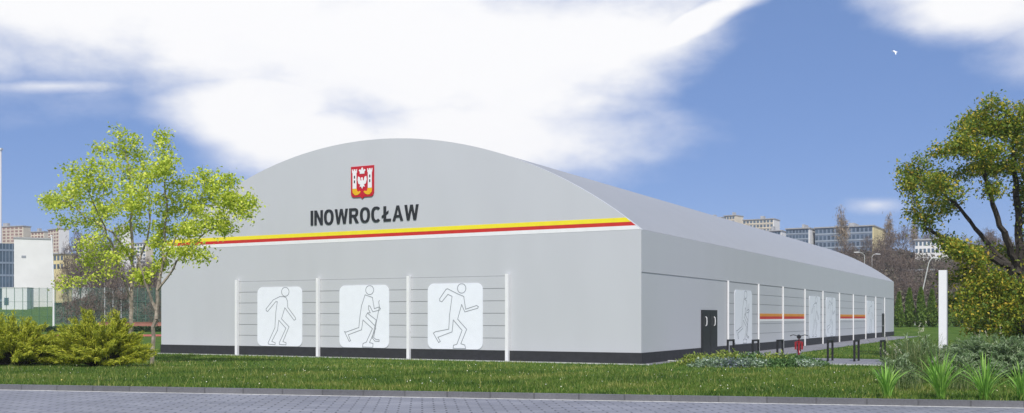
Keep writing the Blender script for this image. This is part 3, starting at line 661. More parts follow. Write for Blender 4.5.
# thujas
def thuja():
    root = thing('thuja', (0, 0, 0), 'slim dark green conifer in the row on the lawn', 'conifer', 'row of slim conifers on the lawn')
    n = 5200; t = rng.uniform(0, 1, n) ** .8; a = rng.uniform(0, 2 * pi, n)
    rr = (.60 * (1 - t) ** .75 + .04) * np.clip(.55 + t * 3, 0, 1) * rng.uniform(.55, 1.08, n) * (1 + .16 * np.sin(a * 3 + t * 9))
    C = np.stack([np.cos(a) * rr, np.sin(a) * rr, .12 + t * 4.1], 1)
    D = np.stack([np.cos(a) * .35, np.sin(a) * .35, np.ones(n)], 1)
    np_mesh('foliage', leaves(C, .34, 0, .3, 0, .25, D), 4, M['thuja'], root)
    mb = MB(); mb.tube([(0, 0, -.05), (0, 0, 1.5), (0, 0, 3.6)], [.09, .06, .02]); build(mb, 'trunk', M['darkbark'], root)
    return root
th0 = thuja()
for i, (px, s) in enumerate([(899, .88), (909.5, .98), (921, 1.0), (932, .95), (946, .98), (957, .9), (969, 1.0), (981, .92)]):
    g = GP(px, 111 + (i % 2)); 
    if i == 0: th0.location = g; th0.scale = (s, s, s)
    else: dup(th0, g, rnd.uniform(0, 6), (s * rnd.uniform(.9, 1.08), s, s))

# ------------------------------------------------------------------ shrubs and planting
def plume_shrub(name, label, cat, base, rx, ry, h, mat, nbr=130, per=70, size=.10, flat=.5, fresh=False):
    """arching branches of needle sprays"""
    root = thing(name, base, label, cat); Vs = []; mb = MB()
    base = np.array(base)
    for i in range(nbr):
        a = rnd.uniform(0, 2 * pi); el = rnd.uniform(.05, 1) ** .8
        rad = math.sqrt(1 - (el * .96) ** 2) * rnd.uniform(.7, 1.18)
        tip = base + np.array([cos(a) * rx * rad, sin(a) * ry * rad, h * el * rnd.uniform(.72, 1.16)])
        root_p = base + np.array([cos(a) * rx * .18, sin(a) * ry * .18, .02])
        ctrl = (root_p + tip) / 2 + np.array([0, 0, h * (.18 if el > .4 else .1)])
        t = np.linspace(0, 1, 7)[:, None]
        pts = (1 - t) ** 2 * root_p + 2 * t * (1 - t) * ctrl + t * t * tip
        if i % 2 == 0: mb.tube([tuple(p) for p in pts], [.022 * (1 - .12 * k) for k in range(7)], 4, cap=False)
        tt = rng.uniform(.40, 1.04, per)[:, None]
        c = (1 - tt) ** 2 * root_p + 2 * tt * (1 - tt) * ctrl + tt * tt * tip
        tang = unit(2 * (1 - tt) * (ctrl - root_p) + 2 * tt * (tip - ctrl))
        c = c + rng.normal(size=(per, 3)) * (np.array([.075, .075, .05]) * (1.15 - tt * .6)) * (size / .10)
        D = tang + np.array([0, 0, .35]); Vs.append(leaves(c, size * 1.5, flat, .15, .0, .38, D))
    np_mesh('foliage', np.concatenate(Vs), 4, mat, root); build(mb, 'stem', M['darkbark'], root)
    return root
plume_shrub('juniper_shrub', 'golden-green feathery juniper shrub cut by the picture\'s edge, beside its twin', 'shrub', GP(16, 36.5), 1.95, 1.3, 1.70, M['gold_juniper'], 230, 190)
plume_shrub('juniper_shrub', 'golden-green feathery juniper shrub at the foot of the pale straight trunk', 'shrub', GP(102, 35.8), 1.72, 1.2, 1.78, M['gold_juniper'], 230, 190)
plume_shrub('juniper_shrub', 'low golden-green juniper shrub on the bed\'s far side between the two big ones', 'shrub', GP(62, 38.5), .95, .9, 1.0, M['gold_juniper'], 110, 140)
plume_shrub('creeping_juniper', 'wide grey-green creeping juniper under the big ochre tree', 'shrub', GP(1000, 35.5), 2.3, 1.6, 1.0, M['grey_juniper'], 200, 150, .10, .7)
plume_shrub('creeping_juniper', 'smaller grey-green creeping juniper right beside the white pillar', 'shrub', GP(962, 37.4), 1.1, 1.0, .72, M['grey_juniper'], 110, 130, .09, .7)
plume_shrub('creeping_juniper', 'lowest grey-green creeping juniper on the lawn between two strap-leaf clumps', 'shrub', GP(1012, 29.5), 1.1, .8, .55, M['grey_juniper'], 90, 130, .08, .7)

plume_shrub('feathery_shrub', 'loose grey-green feathery shrub between the white pillar and the forecourt', 'shrub', GP(916, 29.5), .95, .7, 1.15, M['grey_juniper'], 70, 70, .10, .5)
plume_shrub('feathery_shrub', 'small loose grey-green shrub behind the narrow strap-leaf clump', 'shrub', GP(899, 26.5), .6, .5, .75, M['grey_juniper'], 50, 60, .09, .5)
plume_shrub('feathery_shrub', 'small loose grey-green shrub behind the broad strap-leaf clump', 'shrub', GP(958, 27.5), .7, .5, .7, M['grey_juniper'], 55, 60, .09, .5)
def strap_clump(label, base, h, n, spread, seed):
    r = random.Random(seed); root = thing('strap_leaf_plant', base, label, 'plant', 'strap-leaf plants along the kerb')
    mb = MB()
    for i in range(n):
        a = r.uniform(0, 2 * pi); lean = r.uniform(.08, 1) * spread; hh = h * r.uniform(.65, 1.05) * (1 - .22 * lean / max(spread, .1)); w = r.uniform(.010, .022)
        base_p = Vector(base) + Vector((cos(a) * .10 * r.random(), sin(a) * .10 * r.random(), -.02)); sd = Vector((-sin(a), cos(a), 0)).normalized()
        if r.random() < .5: sd = (sd + Vector((0, 0, .0)) + Vector((r.uniform(-.6, .6), r.uniform(-.6, .6), 0))).normalized()
        b0 = len(mb.v); K = 7
        for k in range(K):
            t = k / (K - 1); p = base_p + Vector((cos(a), sin(a), 0)) * (lean * t ** 1.8) + Vector((0, 0, hh * (t - .28 * (lean / spread) * t ** 3)))
            ww = w * (.75 + .5 * t) * (1 - t ** 4) + .001
            mb.v += [tuple(p - sd * ww), tuple(p + sd * ww)]
        for k in range(K - 1): mb.f.append((b0 + 2 * k, b0 + 2 * k + 1, b0 + 2 * k + 3, b0 + 2 * k + 2)); mb.mi.append(0)
    build(mb, 'foliage', M['bright_blade'], root); return root
for px, h, n, sp, lb in ((887, 1.12, 40, .55, 'narrow bright green strap-leaf clump nearest the forecourt'), (941, 1.32, 70, .85, 'broad bright green strap-leaf clump below the white pillar'), (985, 1.18, 56, .78, 'bright green strap-leaf clump in front of the creeping juniper'), (1022, 1.0, 44, .65, 'bright green strap-leaf clump cut by the picture\'s edge')):
    Z = 23.86 / (1 + .2227 * (px - CX) / F); strap_clump(lb, GP(px, Z), h, n, sp, int(px))

def feather_grass(label, base, h, n, npl, seed):
    root = thing('feather_grass', base, label, 'grass clump', 'feather grass clumps by the pillar'); base = np.array(base); Vs = []
    def strand(b, a, lean, hh, w, K=5):
        out = []; t = np.linspace(0, 1, K)
        pts = b + np.stack([np.cos(a) * lean * t ** 1.7, np.sin(a) * lean * t ** 1.7, hh * (t - .18 * t ** 3)], 1); f = rng.uniform(0, 2 * pi)
        sd = np.array([np.cos(f), np.sin(f), 0])
        for k in range(K - 1):
            w0, w1 = w * (1 - t[k] * .8), w * (1 - t[k + 1] * .8); out.append([pts[k] - sd * w0, pts[k] + sd * w0, pts[k + 1] + sd * w1, pts[k + 1] - sd * w1])
        return out, pts
    pl = []
    n = int(n * 2.2)
    for i in range(n):
        a = rng.uniform(0, 2 * pi); b = base + np.array([rng.normal() * .22, rng.normal() * .2, -.02])
        s, pts = strand(b, a, rng.uniform(.05, .7), h * rng.uniform(.4, 1), rng.uniform(.005, .011)); Vs += s
        if i < npl:
            m = 24; t = rng.uniform(0, 1, m)[:, None]; c = pts[-1] + (pts[-1] - pts[-2]) * (t * 1.6 - .6) + rng.normal(size=(m, 3)) * .016
            pl.append(leaves(c, .07, 0, .16, 0, .3, np.tile(pts[-1] - pts[-2], (m, 1))))
    np_mesh('foliage', np.array(Vs), 4, M['plume_blade'], root)
    if pl: np_mesh('plume', np.concatenate(pl), 4, M['plume'], root)
    return root
for i, (px, Z, h, n, npl, lb) in enumerate([(915, 27, 1.75, 150, 5, 'tall wispy feather grass with pale plumes between pillar and forecourt'), (899, 29.5, 1.45, 110, 3, 'thinner wispy feather grass at the edge of the forecourt kerb'), (930, 31, 1.3, 90, 3, 'wispy feather grass hugging the white pillar\'s forecourt side'), (962, 24.5, .9, 80, 0, 'low wispy grass without plumes between two strap-leaf clumps'), (994, 38.5, 1.65, 60, 6, 'plumed feather grass rising out of the creeping juniper'), (971, 41.5, 1.4, 50, 4, 'plumed feather grass behind the smaller creeping juniper'), (903, 24.4, .75, 80, 0, 'low wispy grass beside the narrow strap-leaf clump')]):
    feather_grass(lb, GP(px, Z), h, n, npl, i)

def cover_plant(label, base, rx, ry, h, mat, n, size):
    root = thing('ground_cover_plant', base, label, 'plant', 'low plants in the flower bed'); base = np.array(base)
    q = unit(rng.normal(size=(n, 3))); q[:, 2] = np.abs(q[:, 2]); q *= rng.uniform(.55, 1.05, (n, 1))
    lump = 1 + .25 * np.sin(q[:, 0] * 9) * np.cos(q[:, 1] * 8)
    C = base + q * np.array([rx, ry, h]) * lump[:, None]; D = q * np.array([1, 1, .6]) + np.array([0, 0, .5])
    np_mesh('foliage', leaves(C, size, .3, .4, .1, .5, D), 4, mat, root)
    mb = MB()
    for k in range(5):
        a = k * 1.26 + .3; mb.tube([tuple(base + np.array([0, 0, -.02])), tuple(base + np.array([cos(a) * rx * .5, sin(a) * ry * .5, h * .6]))], [.012, .006], 4)
    build(mb, 'stem', M['darkbark'], root); return root
for px, Z, rx, ry, h, mt, n, s, lb in [
    (700, 37.6, .75, .6, .30, 'limebed', 1600, .11, 'lime-green cover plant at the hall end of the flower bed'),
    (712, 35.9, .70, .5, .24, 'silver', 1500, .11, 'silvery cover plant at the front of the flower bed by the double door'),
    (728, 38.3, .85, .6, .36, 'limebed', 1700, .11, 'lime-green cover plant under the first bike stand'),
    (733, 35.7, .65, .5, .24, 'bluebed', 1300, .10, 'blue-grey cover plant in the front row of the flower bed'),
    (752, 38.2, .80, .6, .32, 'greenbed', 1600, .11, 'mid-green cover plant below the second bike stand'),
    (752, 35.8, .75, .5, .24, 'silver', 1400, .11, 'silver-green cover plant in the middle of the bed\'s front row'),
    (775, 37.8, .85, .6, .32, 'limebed', 1600, .11, 'yellowish cover plant below the third bike stand'),
    (777, 35.8, .75, .5, .24, 'greenbed', 1400, .11, 'dark green cover plant in the front row below the bicycle'),
    (798, 37.4, .70, .5, .27, 'greenbed', 1400, .11, 'green cover plant right under the red bicycle'),
    (803, 36.0, .60, .5, .20, 'silver', 1000, .10, 'pale low cover plant at the lawn end of the flower bed'),
    (817, 36.8, .45, .4, .16, 'greenbed', 700, .09, 'smallest green cover plant, last one of the flower bed')]:
    cover_plant(lb, GP(px, Z), rx * 1.1, ry, h * 1.3, M[mt], n, s)

# ------------------------------------------------------------------ street furniture
pil = thing('sign_pillar', GP(943.2, 38.8), 'plain tall white sign pillar standing among the grasses', 'sign pillar')
fr = Matrix.Translation(pil.location) @ Matrix.Rotation(R(-28), 4, 'Z')
mb = MB(); mb.box((-.15, -.10, .06), (.13, .10, 3.52), 0, fr); build(mb, 'panel', M['white'], pil)
mb = MB(); mb.box((.131, -.10, .06), (.155, .10, 3.52), 0, fr); build(mb, 'shade_strip', M['seam'], pil)  # grey strip: shade of the pillar's right side put in as colour
mb = MB(); mb.box((-.2, -.16, -.05), (.2, .16, .058), 0, fr); build(mb, 'base', M['lightkerb'], pil)

def rack():
    root = thing('bike_stand', (0, 0, 0), '', 'bike stand', 'bike stands on the forecourt'); mb = MB(); s = .035
    mb.box((-.02 - s, -s, -.05), (-.02 + s, s, .80 - s)); o = build(mb, 'leg', M['black'], root)
    mb = MB(); mb.box((.62 - s, -s, -.05), (.62 + s, s, .80 - s)); build(mb, 'leg', M['black'], root)
    mb = MB(); mb.box((-.02 - s, -s, .80 - s), (.62 + s, s, .80 + s)); build(mb, 'top_bar', M['black'], root)
    return root
rk = rack(); stands = [(728, 'black bike stand closest to the double door'), (753, 'second black bike stand from the double door'), (777.5, 'third black bike stand, just before the red bicycle'), (828, 'black bike stand just past the red bicycle'), (854.5, 'second last black bike stand on the forecourt'), (881, 'last black bike stand, half behind the feather grass')]
for i, (px, lb) in enumerate(stands):
    g = GP(px, 41.2 - .008 * (px - 728)); g.z = .012; a = R(57)
    if i == 0: rk.location = g; rk.rotation_euler = (0, 0, a); rk['label'] = lb
    else: dup(rk, g, a, None, lb)

# bicycle (local x = forward)
bike = thing('bicycle', Vector((X(799.0, 41.0), 41.0, .012)), 'red bicycle parked end-on between the black bike stands', 'bicycle', rz=R(74))
bike['_w'] = 0
def wheel(cx_):
    mb = MB(); pts = [(cx_ + .335 * cos(t), 0, .35 + .335 * sin(t)) for t in np.linspace(0, 2 * pi, 29)]; mb.tube(pts, .022, 6, cap=False); w = build(mb, 'wheel', M['rubber'], bike)
    mb = MB(); pts = [(cx_ + .305 * cos(t), 0, .35 + .305 * sin(t)) for t in np.linspace(0, 2 * pi, 29)]; mb.tube(pts, .014, 5, cap=False); build(mb, 'rim', M['steel'], w)
    mb = MB()
    for k in range(14): t = 2 * pi * k / 14; mb.tube([(cx_, .03 * (-1) ** k, .35), (cx_ + .3 * cos(t), 0, .35 + .3 * sin(t))], .003, 3)
    mb.tube([(cx_, -.06, .35), (cx_, .06, .35)], .025, 8); build(mb, 'spokes', M['steel'], w)
wheel(-.52); wheel(.52)
mb = MB(); r_ = .022
for a, b in (((.36, 0, .86), (.33, 0, .72)), ((.34, 0, .76), (-.06, 0, .30)), ((.35, 0, .82), (-.20, 0, .74)), ((-.06, 0, .30), (-.23, 0, .86)), ((-.06, .05, .30), (-.52, .06, .35)), ((-.06, -.05, .30), (-.52, -.06, .35)), ((-.20, .03, .74), (-.52, .06, .35)), ((-.20, -.03, .74), (-.52, -.06, .35))): mb.tube([a, b], r_, 7)
build(mb, 'frame', M['bikered'], bike)
mb = MB(); mb.tube([(.36, 0, .88), (.37, 0, .74)], .02); 
for s in (-1, 1): mb.tube([(.37, .045 * s, .74), (.45, .055 * s, .5), (.52, .06 * s, .35)], .015)
mb.box((.35, -.06, .70), (.40, .06, .75)); build(mb, 'fork', M['bikered'], bike)
mb = MB(); mb.tube([(.26, -.30, 1.0), (.33, -.22, 1.02), (.37, -.08, .98), (.36, 0, .96), (.37, .08, .98), (.33, .22, 1.02), (.26, .30, 1.0)], .014); mb.tube([(.36, 0, .86), (.36, 0, .97)], .015); hb = build(mb, 'handlebar', M['black'], bike)
for s in (-1, 1):
    mb = MB(); mb.tube([(.26, .30 * s, 1.0), (.18, .33 * s, .985)], .02); build(mb, 'grip', M['rubber'], hb)
mb = MB(); mb.tube([(-.38, 0, .95), (-.30, 0, .955), (-.18, 0, .945), (-.08, 0, .94)], [.05, .09, .05, .02], 8); mb.tube([(-.23, 0, .86), (-.24, 0, .94)], .014); build(mb, 'saddle', M['black'], bike)
for cx_ in (-.52, .52):
    mb = MB(); pts = [(cx_ + .39 * cos(t), 0, .35 + .39 * sin(t)) for t in np.linspace(R(10 if cx_ > 0 else 40), R(150 if cx_ > 0 else 200), 12)]; mb.tube(pts, .03, 5); build(mb, 'mudguard', M['bikered'], bike)
mb = MB(); mb.box((-.68, -.10, .76), (-.36, .10, .785)); mb.box((-.70, -.16, .46), (-.36, -.085, .76)); mb.box((-.70, .085, .46), (-.36, .16, .76)); build(mb, 'pannier', M['bikered'], bike)
mb = MB(); mb.tube([(-.06, -.07, .30), (-.06, .07, .30)], .07, 12); mb.box((-.08, .075, .12), (-.05, .095, .3)); mb.box((-.08, .09, .10), (-.04, .18, .13)); mb.box((-.08, -.095, .3), (-.05, -.075, .48)); mb.box((-.08, -.18, .46), (-.04, -.09, .49)); build(mb, 'crank', M['steel'], bike)

def lamp(label, px, Z, ytop, armpx, lean=0.):
    g = GP(px, Z); root = thing('street_lamp', g, label, 'street lamp', 'street lamps on the hillside road')
    ztop = H(ytop, Z); s = Z / F; top = Vector((g.x + lean * s, g.y, ztop)); arm = Vector((armpx * s, 0, .0))
    mb = MB(); mb.tube([tuple(g - Vector((0, 0, .1))), tuple(g.lerp(top, .5)), tuple(top)], [.09, .07, .055], 6); build(mb, 'pole', M['lightkerb'], root)
    mb = MB(); mb.tube([tuple(top - Vector((0, 0, .05))), tuple(top + arm * .35 + Vector((0, 0, .35))), tuple(top + arm * .8 + Vector((0, 0, .5)))], .055, 5); build(mb, 'arm', M['lightkerb'], root)
    e = top + arm * .8 + Vector((0, 0, .5)); mb = MB(); d = arm.normalized()
    mb.tube([tuple(e - d * .1), tuple(e + d * .35 - Vector((0, 0, .02))), tuple(e + d * 1.1 - Vector((0, 0, .03)))], [.06, .15, .08], 6); build(mb, 'lamp_head', M['lightkerb'], root)
lamp('street lamp with its head over the hall\'s far roof edge', 864.5, 190, 255, -6)
lamp('shorter street lamp second from the hall on the hillside', 872, 215, 256.5, 4)
lamp('leaning street lamp rising over the slim conifers', 915, 125, 262, 5, 14)

# left: mesh fence, hedge, low wall, poles
ZF = 138.
fen = thing('mesh_fence', (X(30, ZF), ZF, 0), 'tall green mesh fence in front of the grassy bank', 'fence')
mb = MB(); xa, xb = X(-20, ZF), X(172, ZF); mb.box((xa, ZF - .01, .05), (xb, ZF + .01, H(288.5, ZF))); build(mb, 'netting', M['net'], fen)
k = 0; px = -18
while px < 172:
    mb = MB(); xx = X(px, ZF); mb.tube([(xx, ZF - .08, -.1), (xx, ZF - .08, H(287.5, ZF))],   .04, 6); build(mb, 'post', M['white'] if 105 < px < 130 else M['green_post'], fen); px += 8.2
for zz in (1.9, 3.8, H(288.2, ZF)):
    mb = MB(); mb.tube([(xa, ZF - .06, zz), (xb, ZF - .06, zz)], .02, 5); build(mb, 'rail', M['green_post'], fen)
mb = MB(); xx, ZP = X(53.6, 134), 134
fp = thing('flood_pole', (xx, ZP, 0), 'slim white pole standing at the mesh fence', 'pole')
mb.tube([(xx, ZP, -.1), (xx, ZP, 6), (xx - .25, ZP, H(236, ZP))], [.14, .11, .07], 8); build(mb, 'pole', M['white'], fp)
mb = MB(); mb.box((xx - .38, ZP - .12, H(236, ZP)), (xx - .12, ZP + .12, H(236, ZP) + .12)); build(mb, 'cap', M['white'], fp)
n = 14000; px = rng.uniform(-20, 175, n); Zr = 122 + rng.uniform(0, 1.4, n); x = (px - CX) / F * Zr
C = np.stack([x, Zr, rng.uniform(.02, .62, n)], 1); hd = np_mesh('hedge', leaves(C, .2, .2, .6), 4, M['hedge'], None, (X(60, 122), 122, 0)); tag(hd, 'low clipped dark green hedge in front of the mesh fence', 'hedge')
mb = MB(); mb.box((X(100, 137), 136.5, -.05), (X(176, 137), 136.8, 1.0)); mb.box((X(100, 137) - .05, 136.45, 1.0), (X(176, 137) + .05, 136.85, 1.08)); tag(build(mb, 'low_wall', M['pinkwall'], None, (X(140, 137), 136.6, 0)), 'low brick-red wall at the foot of the mesh fence', 'wall')
Zt = 230
tp = thing('mast', GP(.2, Zt), 'tall white mast at the picture\'s edge above the white building', 'mast')
g = tp.location; mb = MB(); mb.tube([(g.x, g.y, g.z - .2), (g.x, g.y, H(150, Zt))], [.36, .30], 10); build(mb, 'pole', M['white'], tp)
mb = MB(); mb.box((g.x - .45, g.y - .45, H(150, Zt)), (g.x + .45, g.y + .45, H(148.3, Zt))); build(mb, 'cap', M['white'], tp)

# ------------------------------------------------------------------ buildings
def block(name, label, x0, xc, x1, ytop, ybot, Z, wall, gab, win, floors, cols, th=35, group=None, gcols=0, cat='apartment block', wfrac=.62, band=None, roof='greyroof', depth=None):
    """slab whose near corner is at column xc; its long face runs away to x0, its gable end to x1"""
    th = R(th); c = Vector((X(xc, Z), Z, 0)); s = Z / F
    fd = Vector((-cos(th), sin(th), 0)); gd = Vector((sin(th), cos(th), 0))
    r0_, r1_ = (x0 - CX) / F, (x1 - CX) / F
    Lf = (c.x - r0_ * Z) / (cos(th) + r0_ * sin(th)); Lg = min(max((r1_ * Z - c.x) / max(sin(th) - r1_ * cos(th), .12), 4.), 30.)
    far = min(float(gz(c.x, c.y)), float(gz(*(c + fd * Lf).xy)), float(gz(*(c + gd * Lg).xy)))
    zb = min(H(ybot, Z), far) - .5; zt = H(ytop, Z); root = thing(name, (c.x, c.y, zb), label, cat, group)
    fr = Matrix(((fd.x, gd.x, 0, c.x), (fd.y, gd.y, 0, c.y), (0, 0, 1, 0), (0, 0, 0, 1)))
    z0v = H(ybot, Z)
    mb = MB(); mb.box((.15, 0, zb), (Lf, Lg, zt), 0, fr); build(mb, 'wall', M[wall], root)
    mb = MB(); mb.box((-.15, 0.001, zb), (.148, Lg - .001, zt - .01), 0, fr); build(mb, 'gable_wall', M[gab], root)
    mb = MB(); mb.box((-.3, -.3, zt + .002), (Lf + .3, Lg + .3, zt + .35), 0, fr); mb.box((Lf * .4, Lg * .35, zt + .35), (Lf * .5, Lg * .7, zt + 1.8), 0, fr); build(mb, 'roof', M[roof], root)
    fh = (zt - z0v) / floors; bw = Lf / cols
    me = None
    for f in range(floors):
        if band is not None:
            mb = MB(); mb.box((.2, -.10, z0v + f * fh + fh * .02), (Lf - .05, -.003, z0v + f * fh + fh * .22), 0, fr); build(mb, 'balcony_band', M[band], root)
        for k in range(cols):
            a = k * bw + bw * (1 - wfrac) / 2 + .1; zz = z0v + f * fh + fh * .28
            mb = MB(); mb.box((a, -.06, zz), (min(a + bw * wfrac, Lf - .05), -.003, zz + fh * .56), 0, fr); build(mb, 'window', M[win], root)
    for f in range(floors):
        for k in range(gcols):
            b = Lg * (k + .5) / gcols; zz = z0v + f * fh + fh * .3
            mb = MB(); mb.box((-.21, b - .5, zz), (-.153, b + .5, zz + fh * .5), 0, fr); build(mb, 'window', M[win], root)
    return root
# right-hand ridge
block('apartment_block', 'blue-grey slab block with yellow gable end behind the pale poplar', 815, 873, 885, 226, 254, 300, 'bluewall', 'yellowwall', 'darkglass', 4, 14, 30, band='bandblue')
block('apartment_block', 'blue-windowed slab block with wide white gable end above the hall roof', 786, 809, 821, 228.5, 250, 306, 'bluewall', 'whitewall', 'darkglass', 4, 7, 30, band='bandblue')
block('apartment_block', 'low blue-grey block with narrow white gable, half sunk behind the roof', 758, 781, 786, 231, 248, 330, 'bluewall', 'whitewall', 'darkglass', 4, 7, 30, band='bandblue')
block('apartment_block', 'tall beige block with bright white gable end on the skyline', 743, 773.5, 779.5, 219, 250, 420, 'beige', 'whitewall', 'glass', 7, 9, 30, band='cream')
block('apartment_block', 'cream tower block, the highest one above the hall roof', 724, 735, 743, 215.5, 250, 450, 'beige', 'cream', 'glass', 8, 4, 40)
block('apartment_block', 'pale beige block farthest along the hall roof ridge', 700, 722, 727, 217.5, 245, 480, 'beige', 'cream', 'glass', 7, 6, 30)
block('house', 'long low white house with dark windows on the wooded slope', 915, 952, 961, 239.5, 254, 248, 'whitewall', 'whitewall', 'glass', 2, 9, 25, cat='house', wfrac=.6)
# left
block('apartment_block', 'long beige high block behind the white box building', -22, 23, 27, 226.3, 252, 430, 'beige', 'cream', 'redwin', 8, 11, 20)
block('apartment_block', 'lower cream block with pinkish windows next to the long beige one', 25, 44, 50, 231.8, 255, 445, 'cream', 'cream', 'redwin', 7, 6, 25)
block('apartment_block', 'tall block with red-brown window grid beside the slim white pole', 48, 59, 67, 229, 262, 400, 'cream', 'whitewall', 'redwin', 10, 4, 40)
block('apartment_block', 'pale block seen between the crown and the yellow house', 76, 88, 93, 238, 262, 410, 'whitewall', 'cream', 'glass', 7, 4, 30)
block('apartment_block', 'white tower block seen through the young trees\' crowns', 114, 120, 131, 227, 262, 420, 'beige', 'whitewall', 'glass', 10, 2, 55)
block('house', 'low yellow house beside the white box building', 50, 64, 68, 254, 271, 262, 'yellowwall', 'yellowwall', 'glass', 2, 4, 25, cat='house')
block('apartment_block', 'far pale block low on the skyline left of the straight pale trunk', 100, 110, 114, 247, 264, 470, 'cream', 'whitewall', 'glass', 5, 4, 30)
block('apartment_block', 'far pale block low on the skyline between the two young trees\' trunks', 134, 146, 152, 243, 264, 460, 'whitewall', 'cream', 'glass', 6, 4, 30)
block('house', 'small yellow house behind the bare trees', 95, 101, 106, 253.5, 271, 270, 'yellowwall', 'yellowwall', 'glass', 2, 2, 35, cat='house')
block('shed', 'long low white shed with grey roof behind the bare trees', 72, 92, 96, 273, 281, 222, 'whitewall', 'whitewall', 'glass', 1, 5, 20, cat='shed')
block('shed', 'second low pale shed farther along the bank', 97, 118, 122, 277, 285, 212, 'whitewall', 'whitewall', 'darkglass', 1, 5, 20, cat='shed')
# white box building
Zw = 190; s = Zw / F
wb = thing('box_building', GP(20, Zw), 'big blank white box building with a dark glazed bay', 'building'); zb = wb.location.z - .6
cR = Vector((X(52.5, Zw), Zw, 0)); fdw = Vector((-.91, -.415, 0)).normalized(); bdw = Vector((-fdw.y * -1, -fdw.x, 0)); bdw = Vector((-.415, .91, 0)).normalized()
def along(px): r = (px - CX) / F; return (r * cR.y - cR.x) / (fdw.x - r * fdw.y)
frw = Matrix(((fdw.x, bdw.x, 0, cR.x), (fdw.y, bdw.y, 0, cR.y), (0, 0, 1, 0), (0, 0, 0, 1)))
u1, u0 = along(14), along(-16); zt = H(238, Zw - 4); zg = H(242, Zw - 6)
mb = MB(); mb.box((0, 0, zb), (u1, 20, zt), 0, frw); build(mb, 'wall', M['whitewall'], wb)
mb = MB(); mb.box((u1 + .003, .8, zb), (u0, 18, zg), 0, frw); build(mb, 'glazed_bay', M['darkglass'], wb)
for k in range(9):
    xx = u1 + (u0 - u1) * (k + .5) / 9; mb = MB(); mb.box((xx - .06, .68, zb), (xx + .06, .797, zg), 0, frw); build(mb, 'mullion', M['bluewall'], wb)
for k in range(5):
    zz = zb + 1.5 + k * 2.3; mb = MB(); mb.box((u1 + .005, .72, zz), (u0, .796, zz + .35), 0, frw); build(mb, 'spandrel', M['bluewall'], wb)
mb = MB(); mb.box((-.1, -.1, zt + .002), (u1 + .1, 20.1, zt + .3), 0, frw); build(mb, 'roof', M['greyroof'], wb)
mb = MB(); a, b = along(21.5), along(26); mb.box((b, -.05, H(257.5, Zw - 3)), (a, -.003, H(255.2, Zw - 3)), 0, frw); build(mb, 'wall_mark', M['outline'], wb)
Zk = 183; k0, k1 = X(2, Zk), X(27, Zk); kb = H(304.5, Zk)
ct = thing('container', (X(14, Zk), Zk, float(gz(X(14, Zk), Zk))), 'white site container in front of the white box building', 'container'); kb = ct.location.z - .1; kt = H(288, Zk)
mb = MB(); mb.box((k0, Zk, kb), (k1, Zk + 2.5, kt)); build(mb, 'wall', M['white'], ct)
mb = MB(); mb.box((k0 - .05, Zk - .05, kt + .002), (k1 + .05, Zk + 2.55, kt + .12)); build(mb, 'roof', M['lightkerb'], ct)
mb = MB(); mb.box((k0 + .4, Zk - .05, kb + .9), (k0 + 1.2, Zk - .003, kb + 2.2)); build(mb, 'window', M['glass'], ct)

# retaining wall on the slope
Zr = 226; mb = MB(); N_ = 24; zc = lambda p: float(gz(X(p, Zr), Zr))
for i in range(N_):
    pa, pb = 828 + 112 * i / N_, 828 + 112 * (i + 1) / N_
    mb.add([(X(pa, Zr), Zr, zc(pa) - .5), (X(pb, Zr), Zr, zc(pb) - .5), (X(pb, Zr), Zr, zc(pb) + 1.1), (X(pa, Zr), Zr, zc(pa) + 1.1), (X(pa, Zr), Zr + .4, zc(pa) - .5), (X(pb, Zr), Zr + .4, zc(pb) - .5), (X(pb, Zr), Zr + .4, zc(pb) + 1.1), (X(pa, Zr), Zr + .4, zc(pa) + 1.1)], [(0, 1, 2, 3), (5, 4, 7, 6), (3, 2, 6, 7)])
tag(build(mb, 'retaining_wall', M['seam'], None, (X(880, Zr), Zr, zc(880))), 'pale retaining wall running along the wooded slope', 'wall')

# gull
gx, gy, gzz = X(895, 95), 95, H(52, 95)
mb = MB(); mb.tube([(gx - .18, gy + .1, gzz + .02), (gx - .1, gy, gzz + .03), (gx + .04, gy, gzz + .02), (gx + .16, gy - .02, gzz - .01), (gx + .26, gy - .04, gzz - .02)], [.012, .05, .065, .04, .012], 8)
for sd in (-1, 1):
    a = Vector((gx + .02, gy + .03 * sd, gzz + .05)); e = a + Vector((-.06, .22 * sd, .16 if sd > 0 else -.14)); tip = e + Vector((-.12 if sd > 0 else -.06, .22 * sd, -.02 if sd > 0 else -.28)); w = Vector((.09, 0, 0))
    mb.add([a - w, a + w, e + w * .9, e - w * .9, tip + w * .15, tip - w * .1] + [v - Vector((0, 0, .015)) for v in (a - w, a + w, e + w * .9, e - w * .9, tip + w * .15, tip - w * .1)], [(0, 1, 2, 3), (3, 2, 4, 5), (6, 9, 8, 7), (9, 11, 10, 8), (1, 7, 8, 2), (2, 8, 10, 4), (0, 3, 9, 6), (3, 5, 11, 9), (4, 10, 11, 5)])
tag(build(mb, 'gull', M['gull'], None, (gx, gy, gzz)), 'small white bird gliding alone in the blue sky', 'bird')

mb = MB(); mb.box((-960, -420, -1.2), (960, 1180, 56))
hz_m = bpy.data.materials.new('pale_haze'); hz_m.use_nodes = True; hn = hz_m.node_tree
hn.nodes.remove(hn.nodes['Principled BSDF']); pv = hn.nodes.new('ShaderNodeVolumePrincipled'); pv.inputs['Color'].default_value = (.86, .89, .95, 1); pv.inputs['Density'].default_value = .0003
hn.links.new(pv.outputs[0], hn.nodes['Material Output'].inputs['Volume'])
hzo = build(mb, 'haze', hz_m); tag(hzo, 'thin pale daylight haze over the whole place', 'haze', kind='stuff')
